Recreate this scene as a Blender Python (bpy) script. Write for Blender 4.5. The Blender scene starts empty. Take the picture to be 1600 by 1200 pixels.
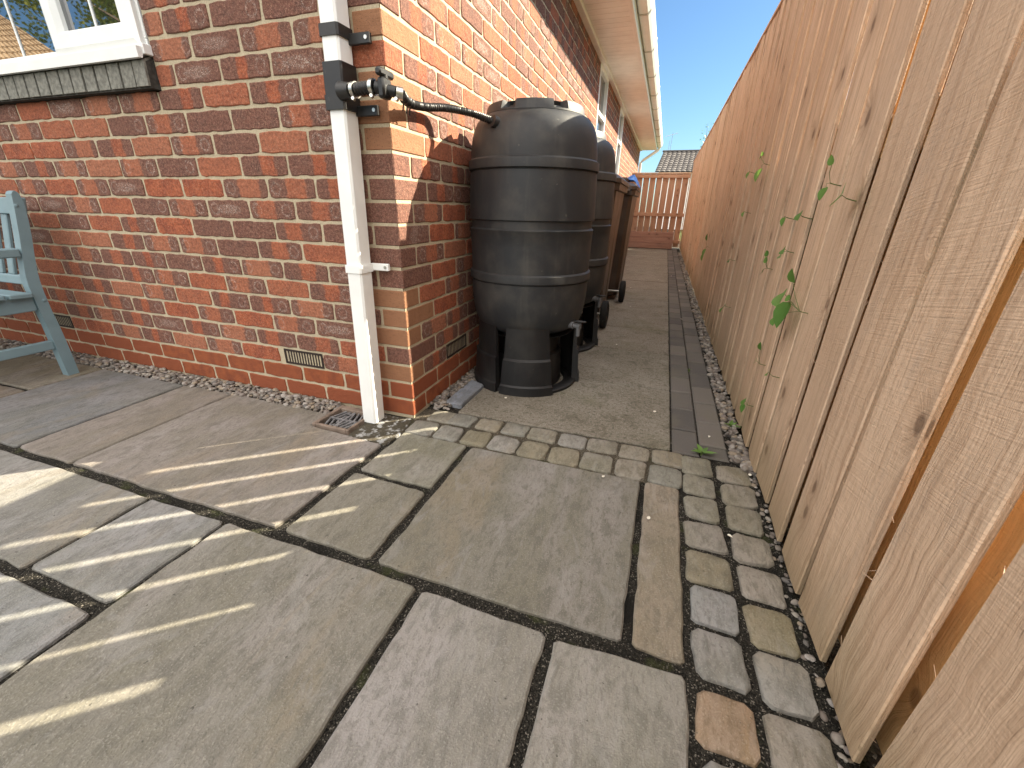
import bpy, math, random
from mathutils import Vector, Matrix, noise as mnoise
R = random.Random(7)
rad = math.radians
C = bpy.context.scene.collection
SC = bpy.context.scene

# ------------------------------------------------------------------ camera
cam_d = bpy.data.cameras.new("camera")
cam_d.sensor_fit = 'HORIZONTAL'; cam_d.sensor_width = 36.0
cam_d.lens = 649.946 / 1600 * 36.0
cam_d.clip_start = 0.02; cam_d.clip_end = 2000
cam = bpy.data.objects.new("camera", cam_d); C.objects.link(cam)
yaw, pit, rol = 0.323435, 0.4005826, 0.01985996
cy, sy, cp, sp, cr, sr = math.cos(yaw), math.sin(yaw), math.cos(pit), math.sin(pit), math.cos(rol), math.sin(rol)
fwd = Vector((-sy * cp, cy * cp, -sp)); rgt = Vector((cy, sy, 0)); upv = rgt.cross(fwd)
r2 = cr * rgt + sr * upv; u2 = -sr * rgt + cr * upv
M = Matrix((r2, u2, -fwd)).transposed().to_4x4(); M.translation = Vector((0.875932, -1.334819, 0.812682))
cam.matrix_world = M
SC.camera = cam
# ------------------------------------------------------------------ light
SUN_EL, SUN_AZ = 34.2, 51.0          # azimuth clockwise from +Y
SKY_STRENGTH, SUN_STRENGTH, EXPOSURE = 0.15, 3.3, 2.5
w = bpy.data.worlds.new("World"); SC.world = w; w.use_nodes = True
wn = w.node_tree.nodes; wl = w.node_tree.links
bg = wn['Background']; sky = wn.new('ShaderNodeTexSky')
sky.sky_type = 'NISHITA'; sky.sun_disc = False
sky.sun_elevation = rad(SUN_EL); sky.sun_rotation = rad(SUN_AZ)
sky.air_density = 1.0; sky.dust_density = 0.6; sky.ozone_density = 1.3
# low sky dimmed, bright veil added overhead and south to fill the shade (a world-fixed sky: it looks the same from anywhere)
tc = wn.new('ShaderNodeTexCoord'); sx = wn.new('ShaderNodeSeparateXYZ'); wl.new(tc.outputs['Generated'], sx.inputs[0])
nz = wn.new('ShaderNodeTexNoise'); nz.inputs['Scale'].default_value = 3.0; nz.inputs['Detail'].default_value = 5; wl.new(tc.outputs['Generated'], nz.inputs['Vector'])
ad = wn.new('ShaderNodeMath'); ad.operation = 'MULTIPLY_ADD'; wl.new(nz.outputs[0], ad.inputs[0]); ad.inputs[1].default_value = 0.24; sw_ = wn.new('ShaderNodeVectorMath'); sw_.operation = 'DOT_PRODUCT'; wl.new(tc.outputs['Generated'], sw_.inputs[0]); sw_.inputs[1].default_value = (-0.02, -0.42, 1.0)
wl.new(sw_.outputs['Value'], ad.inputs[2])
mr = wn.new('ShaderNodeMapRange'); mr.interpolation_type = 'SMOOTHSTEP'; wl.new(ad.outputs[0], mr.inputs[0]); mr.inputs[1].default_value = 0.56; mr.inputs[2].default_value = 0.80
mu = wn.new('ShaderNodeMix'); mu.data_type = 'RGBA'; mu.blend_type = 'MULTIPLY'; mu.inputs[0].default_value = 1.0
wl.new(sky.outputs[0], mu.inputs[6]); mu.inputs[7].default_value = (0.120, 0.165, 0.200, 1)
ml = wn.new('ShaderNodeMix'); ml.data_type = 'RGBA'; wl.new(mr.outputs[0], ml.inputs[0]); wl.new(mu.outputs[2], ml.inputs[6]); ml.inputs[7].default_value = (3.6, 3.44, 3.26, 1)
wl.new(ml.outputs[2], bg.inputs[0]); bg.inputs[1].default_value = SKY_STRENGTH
sd = bpy.data.lights.new("sun", 'SUN'); sd.energy = SUN_STRENGTH; sd.angle = rad(0.32); sd.color = (1.0, 0.90, 0.70)
so = bpy.data.objects.new("sun", sd); C.objects.link(so)
sdir = Vector((math.sin(rad(SUN_AZ)) * math.cos(rad(SUN_EL)), math.cos(rad(SUN_AZ)) * math.cos(rad(SUN_EL)), math.sin(rad(SUN_EL))))
so.rotation_euler = sdir.to_track_quat('Z', 'Y').to_euler(); so.location = sdir * 20
SC.view_settings.view_transform = 'Standard'; SC.view_settings.look = 'None'
SC.view_settings.exposure = EXPOSURE; SC.view_settings.gamma = 1.0
try:
    SC.cycles.use_denoising = True; SC.cycles.max_bounces = 10; SC.cycles.diffuse_bounces = 6
except Exception:
    pass

# ------------------------------------------------------------------ mesh builder
class MB:
    def __init__(s): s.v = []; s.f = []; s.m = []; s.uv = []; s.t = []; s.s = []
    def add(s, vs, fs, m=0, tint=(1, 1, 1), uv=None, smooth=False):
        b = len(s.v); s.v += [tuple(p) for p in vs]
        s.t += [tint] * len(vs) if not isinstance(tint, list) else tint
        s.uv += uv if uv else [(0, 0)] * len(vs)
        for f in fs: s.f.append([b + i for i in f]); s.m.append(m); s.s.append(smooth)
    def box(s, x0, x1, y0, y1, z0, z1, m=0, tint=(1, 1, 1), ch=0.0, xf=None, uvax=None):
        """box, with all edges chamfered by ch; uvax=(u axis, v axis) gives uvs in metres"""
        if ch <= 0:
            P = [(x, y, z) for x in (x0, x1) for y in (y0, y1) for z in (z0, z1)]
            F = [(0, 1, 3, 2), (4, 6, 7, 5), (0, 4, 5, 1), (2, 3, 7, 6), (0, 2, 6, 4), (1, 5, 7, 3)]
        else:
            lo = (x0, y0, z0); hi = (x1, y1, z1); P = []; idx = {}
            for a in (0, 1):
                for b in (0, 1):
                    for c in (0, 1):
                        sel = (a, b, c)
                        for ax in range(3):
                            p = []
                            for k in range(3):
                                e = hi[k] if sel[k] else lo[k]
                                if k != ax: e += -ch if sel[k] else ch
                                p.append(e)
                            idx[(a, b, c, ax)] = len(P); P.append(tuple(p))
            F = []
            for ax in range(3):
                o = [k for k in range(3) if k != ax]
                for side in (0, 1):
                    q = []
                    for (i, j) in ((0, 0), (1, 0), (1, 1), (0, 1)):
                        sel = [0, 0, 0]; sel[ax] = side; sel[o[0]] = i; sel[o[1]] = j
                        q.append(idx[(sel[0], sel[1], sel[2], ax)])
                    F.append(q)
                for (i, j) in ((0, 0), (1, 0), (1, 1), (0, 1)):      # edges along ax
                    q = []
                    for (e, k) in ((0, o[0]), (1, o[0]), (1, o[1]), (0, o[1])):
                        sel = [0, 0, 0]; sel[ax] = e; sel[o[0]] = i; sel[o[1]] = j
                        q.append(idx[(sel[0], sel[1], sel[2], k)])
                    F.append(q)
            for a in (0, 1):
                for b in (0, 1):
                    for c in (0, 1): F.append([idx[(a, b, c, k)] for k in range(3)])
        uv = [(p[uvax[0]], p[uvax[1]]) for p in P] if uvax else None
        if xf: P = [xf(Vector(p)) for p in P]
        s.add(P, F, m, tint, uv)
    def lathe(s, prof, n=64, cx=0, cy=0, m=0, tint=(1, 1, 1), a0=0, a1=2 * math.pi, smooth=True):
        full = abs(a1 - a0 - 2 * math.pi) < 1e-6
        cols = n if full else n + 1
        P = []; F = []
        for (r, z) in prof:
            for i in range(cols):
                a = a0 + (a1 - a0) * i / n
                P.append((cx + r * math.cos(a), cy + r * math.sin(a), z))
        for j in range(len(prof) - 1):
            for i in range(n):
                k = (i + 1) % cols
                F.append((j * cols + i, j * cols + k, (j + 1) * cols + k, (j + 1) * cols + i))
        s.add(P, F, m, tint, None, smooth)
    def tube(s, pts, r, n=10, m=0, tint=(1, 1, 1), cap=True, smooth=True):
        """tube through points; r a number or a list"""
        pts = [Vector(p) for p in pts]; k = len(pts)
        rr = r if isinstance(r, list) else [r] * k
        P = []; F = []; up = Vector((0.13, 0.21, 0.97)).normalized()
        for i, p in enumerate(pts):
            d = (pts[min(i + 1, k - 1)] - pts[max(i - 1, 0)]).normalized()
            if abs(d.dot(up)) > 0.98: up = Vector((1, 0.1, 0)).normalized()
            a = d.cross(up).normalized(); b = a.cross(d)
            for q in range(n):
                t = 2 * math.pi * q / n
                P.append(p + (a * math.cos(t) + b * math.sin(t)) * rr[i])
        for i in range(k - 1):
            for q in range(n): F.append((i * n + q, i * n + (q + 1) % n, (i + 1) * n + (q + 1) % n, (i + 1) * n + q))
        s.add(P, F, m, tint, None, smooth)
        if cap: s.add([P[i] for i in range(n)], [list(range(n))], m, tint); s.add([P[(k - 1) * n + i] for i in range(n)], [list(range(n))], m, tint)
    def prism(s, poly, z0, z1, m=0, tint=(1, 1, 1), ch=0.0, axis='z', uv=False):
        """poly (list of 2d points) extruded; axis 'z': (x,y)->z, 'x': (y,z)->x, 'y': (x,z)->y"""
        n = len(poly)
        def to(p, h):
            return (p[0], p[1], h) if axis == 'z' else ((h, p[0], p[1]) if axis == 'x' else (p[0], h, p[1]))
        P = [to(p, z0) for p in poly]; F = []
        if ch > 0:
            ins = inset(poly, ch)
            P += [to(p, z1 - ch) for p in poly] + [to(p, z1) for p in ins]
            rings = 3
        else:
            P += [to(p, z1) for p in poly]; rings = 2
        for k in range(rings - 1):
            for i in range(n): F.append((k * n + i, k * n + (i + 1) % n, (k + 1) * n + (i + 1) % n, (k + 1) * n + i))
        F.append(list(range(n))[::-1]); F.append([(rings - 1) * n + i for i in range(n)])
        s.add(P, F, m, tint, [(p[0], p[1]) for p in P])
    def build(s, name, mats, parent=None, origin=None):
        me = bpy.data.meshes.new(name)
        o = bpy.data.objects.new(name, me); C.objects.link(o)
        off = Vector((0, 0, 0))
        if parent is not None:
            o.parent = parent; off = wloc(parent)
        if origin is not None:
            o.location = Vector(origin) - off; off = Vector(origin)
        me.from_pydata([tuple(Vector(p) - off) for p in s.v], [], s.f)
        for mt in (mats if isinstance(mats, (list, tuple)) else [mats]): me.materials.append(mt)
        me.polygons.foreach_set('material_index', s.m)
        me.polygons.foreach_set('use_smooth', s.s)
        ul = me.uv_layers.new(name='UVMap')
        li = [0] * len(me.loops); me.loops.foreach_get('vertex_index', li)
        fl = []
        for i in li: fl += s.uv[i]
        ul.data.foreach_set('uv', fl)
        ca = me.color_attributes.new('tint', 'FLOAT_COLOR', 'POINT')
        fl = []
        for t in s.t: fl += [t[0], t[1], t[2], t[3] if len(t) > 3 else 1.0]
        ca.data.foreach_set('color', fl)
        me.update()
        # consistent outward normals
        import bmesh
        bm = bmesh.new(); bm.from_mesh(me); bmesh.ops.recalc_face_normals(bm, faces=bm.faces); bm.to_mesh(me); bm.free()
        if any(s.s): me.set_sharp_from_angle(angle=rad(38))
        return o

def inset(poly, d):
    n = len(poly); out = []
    area = sum(poly[i][0] * poly[(i + 1) % n][1] - poly[(i + 1) % n][0] * poly[i][1] for i in range(n))
    sg = 1 if area > 0 else -1
    for i in range(n):
        a, b, c = Vector(poly[i - 1]), Vector(poly[i]), Vector(poly[(i + 1) % n])
        e1 = (b - a); e2 = (c - b)
        if e1.length < 1e-9 or e2.length < 1e-9: out.append(tuple(b)); continue
        e1.normalize(); e2.normalize()
        n1 = Vector((-e1.y, e1.x)) * sg; n2 = Vector((-e2.y, e2.x)) * sg
        nn = n1 + n2
        if nn.length < 1e-6: nn = n1
        nn.normalize(); k = max(0.5, nn.dot(n1))
        out.append(tuple(b + nn * (d / k)))
    return out

WL = {}
def wloc(o):
    p = Vector(o.location)
    while o.parent: o = o.parent; p = p + Vector(o.location)
    return p
def tag(o, label=None, cat=None, group=None, kind=None):
    if label: o['label'] = label
    if cat: o['category'] = cat
    if group: o['group'] = group
    if kind: o['kind'] = kind
    return o
def thing(name, label, cat, loc, group=None):
    o = bpy.data.objects.new(name, None); C.objects.link(o); o.location = loc
    o.empty_display_size = 0.1
    return tag(o, label, cat, group)
def dup(root, loc, label=None):
    r = root.copy(); C.objects.link(r); r.location = loc
    if label: r['label'] = label
    for ch in list(root.children):
        c = ch.copy(); C.objects.link(c); c.parent = r
        for g in list(ch.children):
            d = g.copy(); C.objects.link(d); d.parent = c
    return r

# ------------------------------------------------------------------ material helper
class MT:
    def __init__(s, name, rough=0.8, spec=0.3):
        s.mat = bpy.data.materials.new(name); s.mat.use_nodes = True
        s.nt = s.mat.node_tree; s.b = s.nt.nodes['Principled BSDF']
        s.b.inputs['Roughness'].default_value = rough
        s.b.inputs['Specular IOR Level'].default_value = spec
        s._uv = s._ob = s._t = None
    def n(s, typ, ins=None, **props):
        nd = s.nt.nodes.new('ShaderNode' + typ)
        for k, v in props.items(): setattr(nd, k, v)
        for k, v in (ins or {}).items(): s.set(nd.inputs[k], v)
        return nd
    def set(s, sock, v):
        if hasattr(v, 'is_output'): s.nt.links.new(v, sock)
        elif isinstance(v, (tuple, list)) and sock.type == 'RGBA' and len(v) == 3: sock.default_value = (*v, 1)
        else: sock.default_value = v
    def m(s, op, a, b=0.0, c=0.0, clamp=False):
        nd = s.n('Math', {0: a, 1: b, 2: c}, operation=op); nd.use_clamp = clamp; return nd.outputs[0]
    def mix(s, f, a, b, blend='MIX'):
        nd = s.n('Mix', data_type='RGBA', blend_type=blend)
        s.set(nd.inputs[0], f); s.set(nd.inputs[6], a); s.set(nd.inputs[7], b); return nd.outputs[2]
    def ss(s, x, lo, hi):
        nd = s.n('MapRange', {0: x, 1: lo, 2: hi, 3: 0.0, 4: 1.0}, interpolation_type='SMOOTHSTEP'); return nd.outputs[0]
    def lin(s, x, lo, hi, a, b):
        return s.n('MapRange', {0: x, 1: lo, 2: hi, 3: a, 4: b}).outputs[0]
    @property
    def uv(s):
        if not s._uv: s._uv = s.n('UVMap', uv_map='UVMap').outputs[0]
        return s._uv
    @property
    def ob(s):
        if not s._ob: s._ob = s.n('NewGeometry').outputs['Position']
        return s._ob
    @property
    def tint(s):
        if not s._t: s._t = s.n('Attribute', attribute_name='tint', attribute_type='GEOMETRY').outputs['Color']
        return s._t
    def sep(s, v):
        nd = s.n('SeparateXYZ', {0: v}); return nd.outputs
    def comb(s, x, y, z=0.0):
        return s.n('CombineXYZ', {0: x, 1: y, 2: z}).outputs[0]
    def vm(s, op, a, b):
        nd = s.n('VectorMath', {0: a, 1: b}, operation=op); return nd.outputs[0]
    def noise(s, vec, scale, detail=4.0, rough=0.55, dist=0.0):
        return s.n('TexNoise', {'Vector': vec, 'Scale': scale, 'Detail': detail, 'Roughness': rough, 'Distortion': dist}).outputs[0]
    def vor(s, vec, scale, feature='F1', out='Distance'):
        return s.n('TexVoronoi', {'Vector': vec, 'Scale': scale}, feature=feature).outputs[out]
    def bump(s, h, dist=0.002, strength=1.0):
        nd = s.n('Bump', {'Height': h, 'Distance': dist, 'Strength': strength})
        if s.b.inputs['Normal'].is_linked:
            s.nt.links.new(s.b.inputs['Normal'].links[0].from_socket, nd.inputs['Normal'])
        s.nt.links.new(nd.outputs[0], s.b.inputs['Normal'])
    def col(s, c): s.set(s.b.inputs['Base Color'], c)
    def rough(s, v): s.set(s.b.inputs['Roughness'], v)

def plain(name, col, rough=0.6, spec=0.4, var=0.12, scale=25, bump=0.0, bscale=300, metal=0.0):
    t = MT(name, rough, spec)
    nz = t.noise(t.ob, scale, 4)
    a = tuple(max(0, c * (1 - var)) for c in col); b = tuple(c * (1 + var) for c in col)
    t.col(t.mix(t.ss(nz, 0.3, 0.7), a, b))
    t.b.inputs['Metallic'].default_value = metal
    if bump: t.bump(t.noise(t.ob, bscale, 3), bump)
    return t.mat

# ---- brick: uv 0..1 over each brick face, tint = three random numbers, alpha 0 = plinth brick
def brick_mat():
    t = MT('clay_brick', 0.85, 0.25)
    u, v, _ = t.sep(t.uv)
    at = t.n('Attribute', attribute_name='tint', attribute_type='GEOMETRY')
    sc = t.n('SeparateColor', {0: at.outputs['Color']}); r1, r2, r3 = sc.outputs[0], sc.outputs[1], sc.outputs[2]
    al = at.outputs['Alpha']
    P = t.ob
    big = t.noise(P, 16, 3); fine = t.noise(P, 140, 4, 0.65); spk = t.noise(P, 420, 2, 0.6)
    orange = t.mix(t.ss(big, 0.3, 0.7), (0.37, 0.108, 0.052), (0.26, 0.072, 0.040))
    orange = t.mix(t.ss(r2, 0.0, 1.0), orange, t.mix(fine, (0.26, 0.098, 0.06), (0.43, 0.17, 0.095)))
    dark = t.mix(t.ss(fine, 0.3, 0.7), (0.100, 0.052, 0.043), (0.20, 0.105, 0.082))
    # dark ends, wobbling edge
    wob = t.m('MULTIPLY', t.m('SUBTRACT', t.noise(P, 45, 3), 0.5), 0.16)
    sh = t.m('MULTIPLY', t.m('SUBTRACT', r3, 0.5), 0.30)
    d = t.m('ABSOLUTE', t.m('ADD', t.m('SUBTRACT', u, 0.5), t.m('ADD', wob, sh)))
    lim = t.lin(r2, 0, 1, 0.10, 0.30)
    band = t.ss(t.m('SUBTRACT', d, lim), -0.025, 0.03)
    # kind of brick from r1:  <.27 plain red, .27-.74 banded, >.74 dark all over
    isb = t.m('GREATER_THAN', r1, 0.24); isd = t.m('GREATER_THAN', r1, 0.76)
    f = t.m('MAXIMUM', t.m('MULTIPLY', isb, band), isd)
    f = t.m('ADD', t.m('MULTIPLY', f, 0.85), t.m('MULTIPLY', t.ss(big, 0.5, 0.75), 0.12), clamp=True)
    base = t.mix(f, orange, dark)
    # pale kiss marks: rings and patches of grit inside the dark zones
    def ell(cu, ru, rv):
        a = t.m('DIVIDE', t.m('SUBTRACT', u, cu), ru); b = t.m('DIVIDE', t.m('SUBTRACT', v, 0.5), rv)
        return t.m('SQRT', t.m('ADD', t.m('MULTIPLY', a, a), t.m('MULTIPLY', b, b)))
    wob2 = t.m('MULTIPLY', t.m('SUBTRACT', t.noise(P, 70, 3), 0.5), 0.8)
    e1 = t.m('ADD', ell(0.17, 0.11, 0.36), wob2); e2 = t.m('ADD', ell(0.83, 0.11, 0.36), wob2); e3 = t.m('ADD', ell(0.5, 0.36, 0.34), wob2)
    def ring(e): return t.m('SUBTRACT', 1.0, t.ss(t.m('ABSOLUTE', t.m('SUBTRACT', e, 0.85)), 0.04, 0.26))
    def disc(e): return t.m('SUBTRACT', 1.0, t.ss(e, 0.6, 1.0))
    grit = t.ss(t.noise(P, 330, 3, 0.7), 0.48, 0.66)
    rings = t.m('MAXIMUM', t.m('MULTIPLY', ring(e1), t.m('GREATER_THAN', r2, 0.45)), t.m('MULTIPLY', ring(e2), t.m('GREATER_THAN', r3, 0.4)))
    rings = t.m('MULTIPLY', rings, isb)
    patch = t.m('MULTIPLY', disc(e3), t.m('MULTIPLY', isd, t.m('GREATER_THAN', r2, 0.5)))
    pale = t.m('MULTIPLY', t.m('MULTIPLY', t.m('MAXIMUM', t.m('MULTIPLY', rings, 1.0), patch), grit), t.m('SUBTRACT', 1.0, t.m('LESS_THAN', al, 0.5)))
    flecks = t.m('MULTIPLY', t.ss(spk, 0.58, 0.68), 0.7)
    base = t.mix(t.m('MULTIPLY', flecks, al), base, (0.50, 0.32, 0.22))
    base = t.mix(t.m('MULTIPLY', pale, 0.9), base, (0.56, 0.47, 0.41))
    base = t.mix(1.0, base, t.mix(t.ss(t.noise(P, 95, 4, 0.7), 0.32, 0.68), (0.66, 0.66, 0.66), (1.22, 1.2, 1.18)), 'MULTIPLY')
    # header faces and sandy corner bricks (alpha .75): tan with pits
    pits = t.ss(t.noise(P, 260, 2, 0.5), 0.62, 0.70)
    tan = t.mix(pits, t.mix(big, (0.26, 0.125, 0.07), (0.34, 0.17, 0.09)), (0.06, 0.03, 0.025))
    base = t.mix(t.m('LESS_THAN', t.m('ABSOLUTE', t.m('SUBTRACT', al, 0.75)), 0.1), base, tan)
    plin = t.mix(t.ss(t.noise(P, 22, 4), 0.3, 0.75), (0.30, 0.088, 0.036), (0.20, 0.058, 0.030))
    plin = t.mix(t.ss(r1, 0.2, 1.0), plin, (0.25, 0.072, 0.034))
    base = t.mix(t.m('LESS_THAN', al, 0.5), base, plin)
    t.col(base)
    t.bump(t.m('ADD', t.m('MULTIPLY', fine, 0.7), t.m('MULTIPLY', spk, 0.6)), 0.0034, 1.0)
    t.bump(t.noise(P, 38, 3), 0.006, 0.75)
    return t.mat
def mortar_mat(name, a, b, bump=0.003, rough=0.95):
    t = MT(name, rough, 0.15)
    f = t.noise(t.ob, 230, 4, 0.7)
    c = t.mix(t.ss(f, 0.3, 0.7), a, b)
    c = t.mix(t.ss(t.noise(t.ob, 9, 4), 0.45, 0.75), c, tuple(x * 0.78 for x in a))
    t.col(c); t.bump(f, bump, 0.9); t.bump(t.noise(t.ob, 40, 3), 0.004, 0.6)
    return t.mat

def grit_mat(name, cols, scale=420, bump=0.004):
    """coarse dark joint grit"""
    t = MT(name, 0.95, 0.15)
    c = t.n('TexVoronoi', {'Vector': t.ob, 'Scale': scale}, feature='F1')
    rr = t.n('SeparateColor', {0: c.outputs['Color']}).outputs[0]
    base = t.mix(t.ss(rr, 0.2, 0.9), cols[0], cols[1])
    base = t.mix(t.m('GREATER_THAN', rr, 0.93), base, cols[2])
    base = t.mix(t.ss(t.noise(t.ob, 6, 4), 0.5, 0.7), base, cols[0])
    base = t.mix(t.m('MULTIPLY', t.ss(t.noise(t.ob, 9, 5, 0.65), 0.56, 0.68), 0.6), base, (0.055, 0.062, 0.022))
    t.col(base); t.bump(t.m('SUBTRACT', 1.0, c.outputs['Distance']), bump, 1.0)
    t.bump(t.noise(t.ob, 60, 4), 0.006, 0.7)
    return t.mat

def wood_mat(name, a, b, dark, sat=1.0, knots=True, rough=0.8, stain=None):
    """sawn softwood: uv = metres across / along the board, tint.r random per board"""
    t = MT(name, rough, 0.2)
    u, v, _ = t.sep(t.uv)
    rr = t.n('SeparateColor', {0: t.tint}); r1, r2 = rr.outputs[0], rr.outputs[1]
    off = t.m('MULTIPLY', r1, 57.0)
    uu = t.m('ADD', u, off)
    warp = t.m('MULTIPLY', t.m('SUBTRACT', t.noise(t.comb(uu, t.m('MULTIPLY', v, 1.0), 0.0), 5.0, 2), 0.5), 0.035)
    # knots
    kv = t.comb(t.m('MULTIPLY', uu, 9.0), t.m('MULTIPLY', v, 5.0), r2)
    kd = t.n('TexVoronoi', {'Vector': kv, 'Scale': 1.0, 'Randomness': 0.9}, feature='F1', voronoi_dimensions='2D')
    kr = t.n('SeparateColor', {0: kd.outputs['Color']}).outputs[0]
    kon = t.m('GREATER_THAN', kr, 0.80)
    kdist = kd.outputs['Distance']
    bulge = t.m('MULTIPLY', t.m('MULTIPLY', t.m('SUBTRACT', 1.0, t.ss(kdist, 0.0, 0.45)), kon), 0.035)
    uw = t.m('ADD', t.m('ADD', uu, warp), bulge)
    g1 = t.noise(t.comb(t.m('MULTIPLY', uw, 70.0), t.m('MULTIPLY', v, 1.6), off), 1.0, 3, 0.6)
    g2 = t.noise(t.comb(t.m('MULTIPLY', uw, 330.0), t.m('MULTIPLY', v, 5.0), off), 1.0, 4, 0.65)
    blot = t.noise(t.comb(t.m('MULTIPLY', uu, 8.0), t.m('MULTIPLY', v, 2.2), off), 1.0, 4, 0.6)
    c = t.mix(t.ss(blot, 0.25, 0.75), a, b)
    c = t.mix(t.m('MULTIPLY', t.ss(g1, 0.46, 0.70), 0.60), c, dark)
    c = t.mix(t.m('MULTIPLY', t.ss(g2, 0.47, 0.72), 0.62), c, tuple(x * 0.8 for x in dark))
    gry = t.noise(t.comb(t.m('MULTIPLY', uu, 20.0), t.m('MULTIPLY', v, 3.0), off), 1.0, 5, 0.65)
    c = t.mix(t.m('MULTIPLY', t.ss(gry, 0.52, 0.72), 0.35), c, tuple(0.5 * x + 0.5 * sum(dark) / 3 for x in dark))
    rgh = t.noise(t.comb(t.m('MULTIPLY', uu, 150.0), t.m('MULTIPLY', v, 45.0), off), 1.0, 4, 0.7)
    c = t.mix(t.m('MULTIPLY', t.ss(rgh, 0.50, 0.66), 0.20), c, dark)
    # per board brightness
    c = t.mix(t.m('MULTIPLY', r2, 0.45), c, tuple(x * 0.70 for x in b))
    if knots:
        kw = t.m('ADD', kdist, t.m('MULTIPLY', t.m('SUBTRACT', t.noise(kv, 3.0, 3), 0.5), 0.10))
        core = t.m('MULTIPLY', t.m('SUBTRACT', 1.0, t.ss(kw, 0.05, 0.12)), kon)
        halo = t.m('MULTIPLY', t.m('SUBTRACT', 1.0, t.ss(kw, 0.12, 0.36)), kon)
        c = t.mix(t.m('MULTIPLY', halo, 0.35), c, tuple(x * 0.75 for x in dark))
        c = t.mix(t.m('MULTIPLY', core, 0.72), c, (dark[0] * 0.38, dark[1] * 0.36, dark[2] * 0.36))
    # small dark flecks along the grain
    fl = t.noise(t.comb(t.m('MULTIPLY', uu, 160.0), t.m('MULTIPLY', v, 28.0), off), 1.0, 2, 0.5)
    c = t.mix(t.m('MULTIPLY', t.ss(fl, 0.69, 0.77), 0.55), c, tuple(x * 0.5 for x in dark))
    if stain:
        z = t.sep(t.ob)[2]
        sm = t.m('MULTIPLY', t.m('SUBTRACT', 1.0, t.ss(t.m('ADD', z, t.m('MULTIPLY', blot, 0.25)), 0.12, 0.42)), 0.5)
        c = t.mix(sm, c, stain)
    t.col(c)
    saw = t.noise(t.comb(t.m('MULTIPLY', uu, 14.0), t.m('ADD', t.m('MULTIPLY', v, 330.0), t.m('MULTIPLY', uu, 60.0)), off), 1.0, 2, 0.5)
    t.bump(g2, 0.0026, 1.0); t.bump(g1, 0.0018, 0.7); t.bump(saw, 0.0016, 0.8); t.bump(t.noise(t.comb(t.m('MULTIPLY', uu, 120.0), t.m('MULTIPLY', v, 60.0), off), 1.0, 3, 0.6), 0.002, 0.8)
    return t.mat

def stone_mat(name='riven_sandstone'):
    """tint = the stone's own colour; riven surface"""
    t = MT(name, 0.75, 0.25)
    P = t.ob; col = t.tint
    sc = t.n('SeparateColor', {0: col}); off = t.m('MULTIPLY', t.m('ADD', sc.outputs[0], sc.outputs[2]), 37.0)
    x, y, z = t.sep(P)
    Q = t.comb(t.m('ADD', t.m('MULTIPLY', x, 1.0), off), t.m('MULTIPLY', y, 0.45), z)
    n1 = t.noise(Q, 5.5, 6, 0.62, 0.6); n2 = t.noise(Q, 30, 5, 0.65, 0.3); n3 = t.noise(P, 260, 3, 0.6)
    n4 = t.noise(t.vm('ADD', Q, (11.0, 3.0, 0.0)), 3.2, 4, 0.55, 1.0)
    c = t.mix(t.ss(n1, 0.38, 0.62), t.mix(0.40, col, (0.125, 0.115, 0.07)), col)
    c = t.mix(t.m('MULTIPLY', t.ss(n4, 0.48, 0.64), 0.6), c, t.mix(0.5, col, (0.32, 0.29, 0.29)))
    c = t.mix(t.m('MULTIPLY', t.ss(n2, 0.47, 0.64), 0.68), c, t.mix(0.6, col, (0.07, 0.066, 0.05)))
    c = t.mix(t.m('MULTIPLY', t.ss(n3, 0.55, 0.64), 0.6), c, t.mix(0.5, col, (0.36, 0.34, 0.29)))
    c = t.mix(t.m('MULTIPLY', t.ss(t.noise(t.vm('ADD', Q, (3.0, 7.0, 0.0)), 2.3, 5, 0.6, 1.5), 0.54, 0.66), 0.4), c, t.mix(0.55, col, (0.26, 0.19, 0.10)))
    n5 = t.noise(Q, 110, 5, 0.7, 0.4)
    c = t.mix(t.m('MULTIPLY', t.ss(n5, 0.50, 0.62), 0.6), c, t.mix(0.55, col, (0.075, 0.07, 0.055)))
    c = t.mix(t.m('MULTIPLY', t.ss(t.noise(Q, 14, 5, 0.6, 1.2), 0.56, 0.66), 0.35), c, t.mix(0.5, col, (0.34, 0.33, 0.32)))
    pit = t.noise(P, 75, 2, 0.5)
    c = t.mix(t.m('MULTIPLY', t.ss(pit, 0.71, 0.76), 0.7), c, (0.035, 0.032, 0.026))
    t.col(c)
    t.rough(t.lin(n1, 0.3, 0.7, 0.62, 0.85))
    led = t.noise(Q, 9, 5, 0.6, 0.8)
    step = t.m('MULTIPLY', t.m('SNAP', led, 0.085), 1.0)
    t.bump(step, 0.016, 0.7); t.bump(n2, 0.007, 0.8); t.bump(n5, 0.003, 0.9); t.bump(n3, 0.002, 0.9)
    return t.mat

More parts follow.
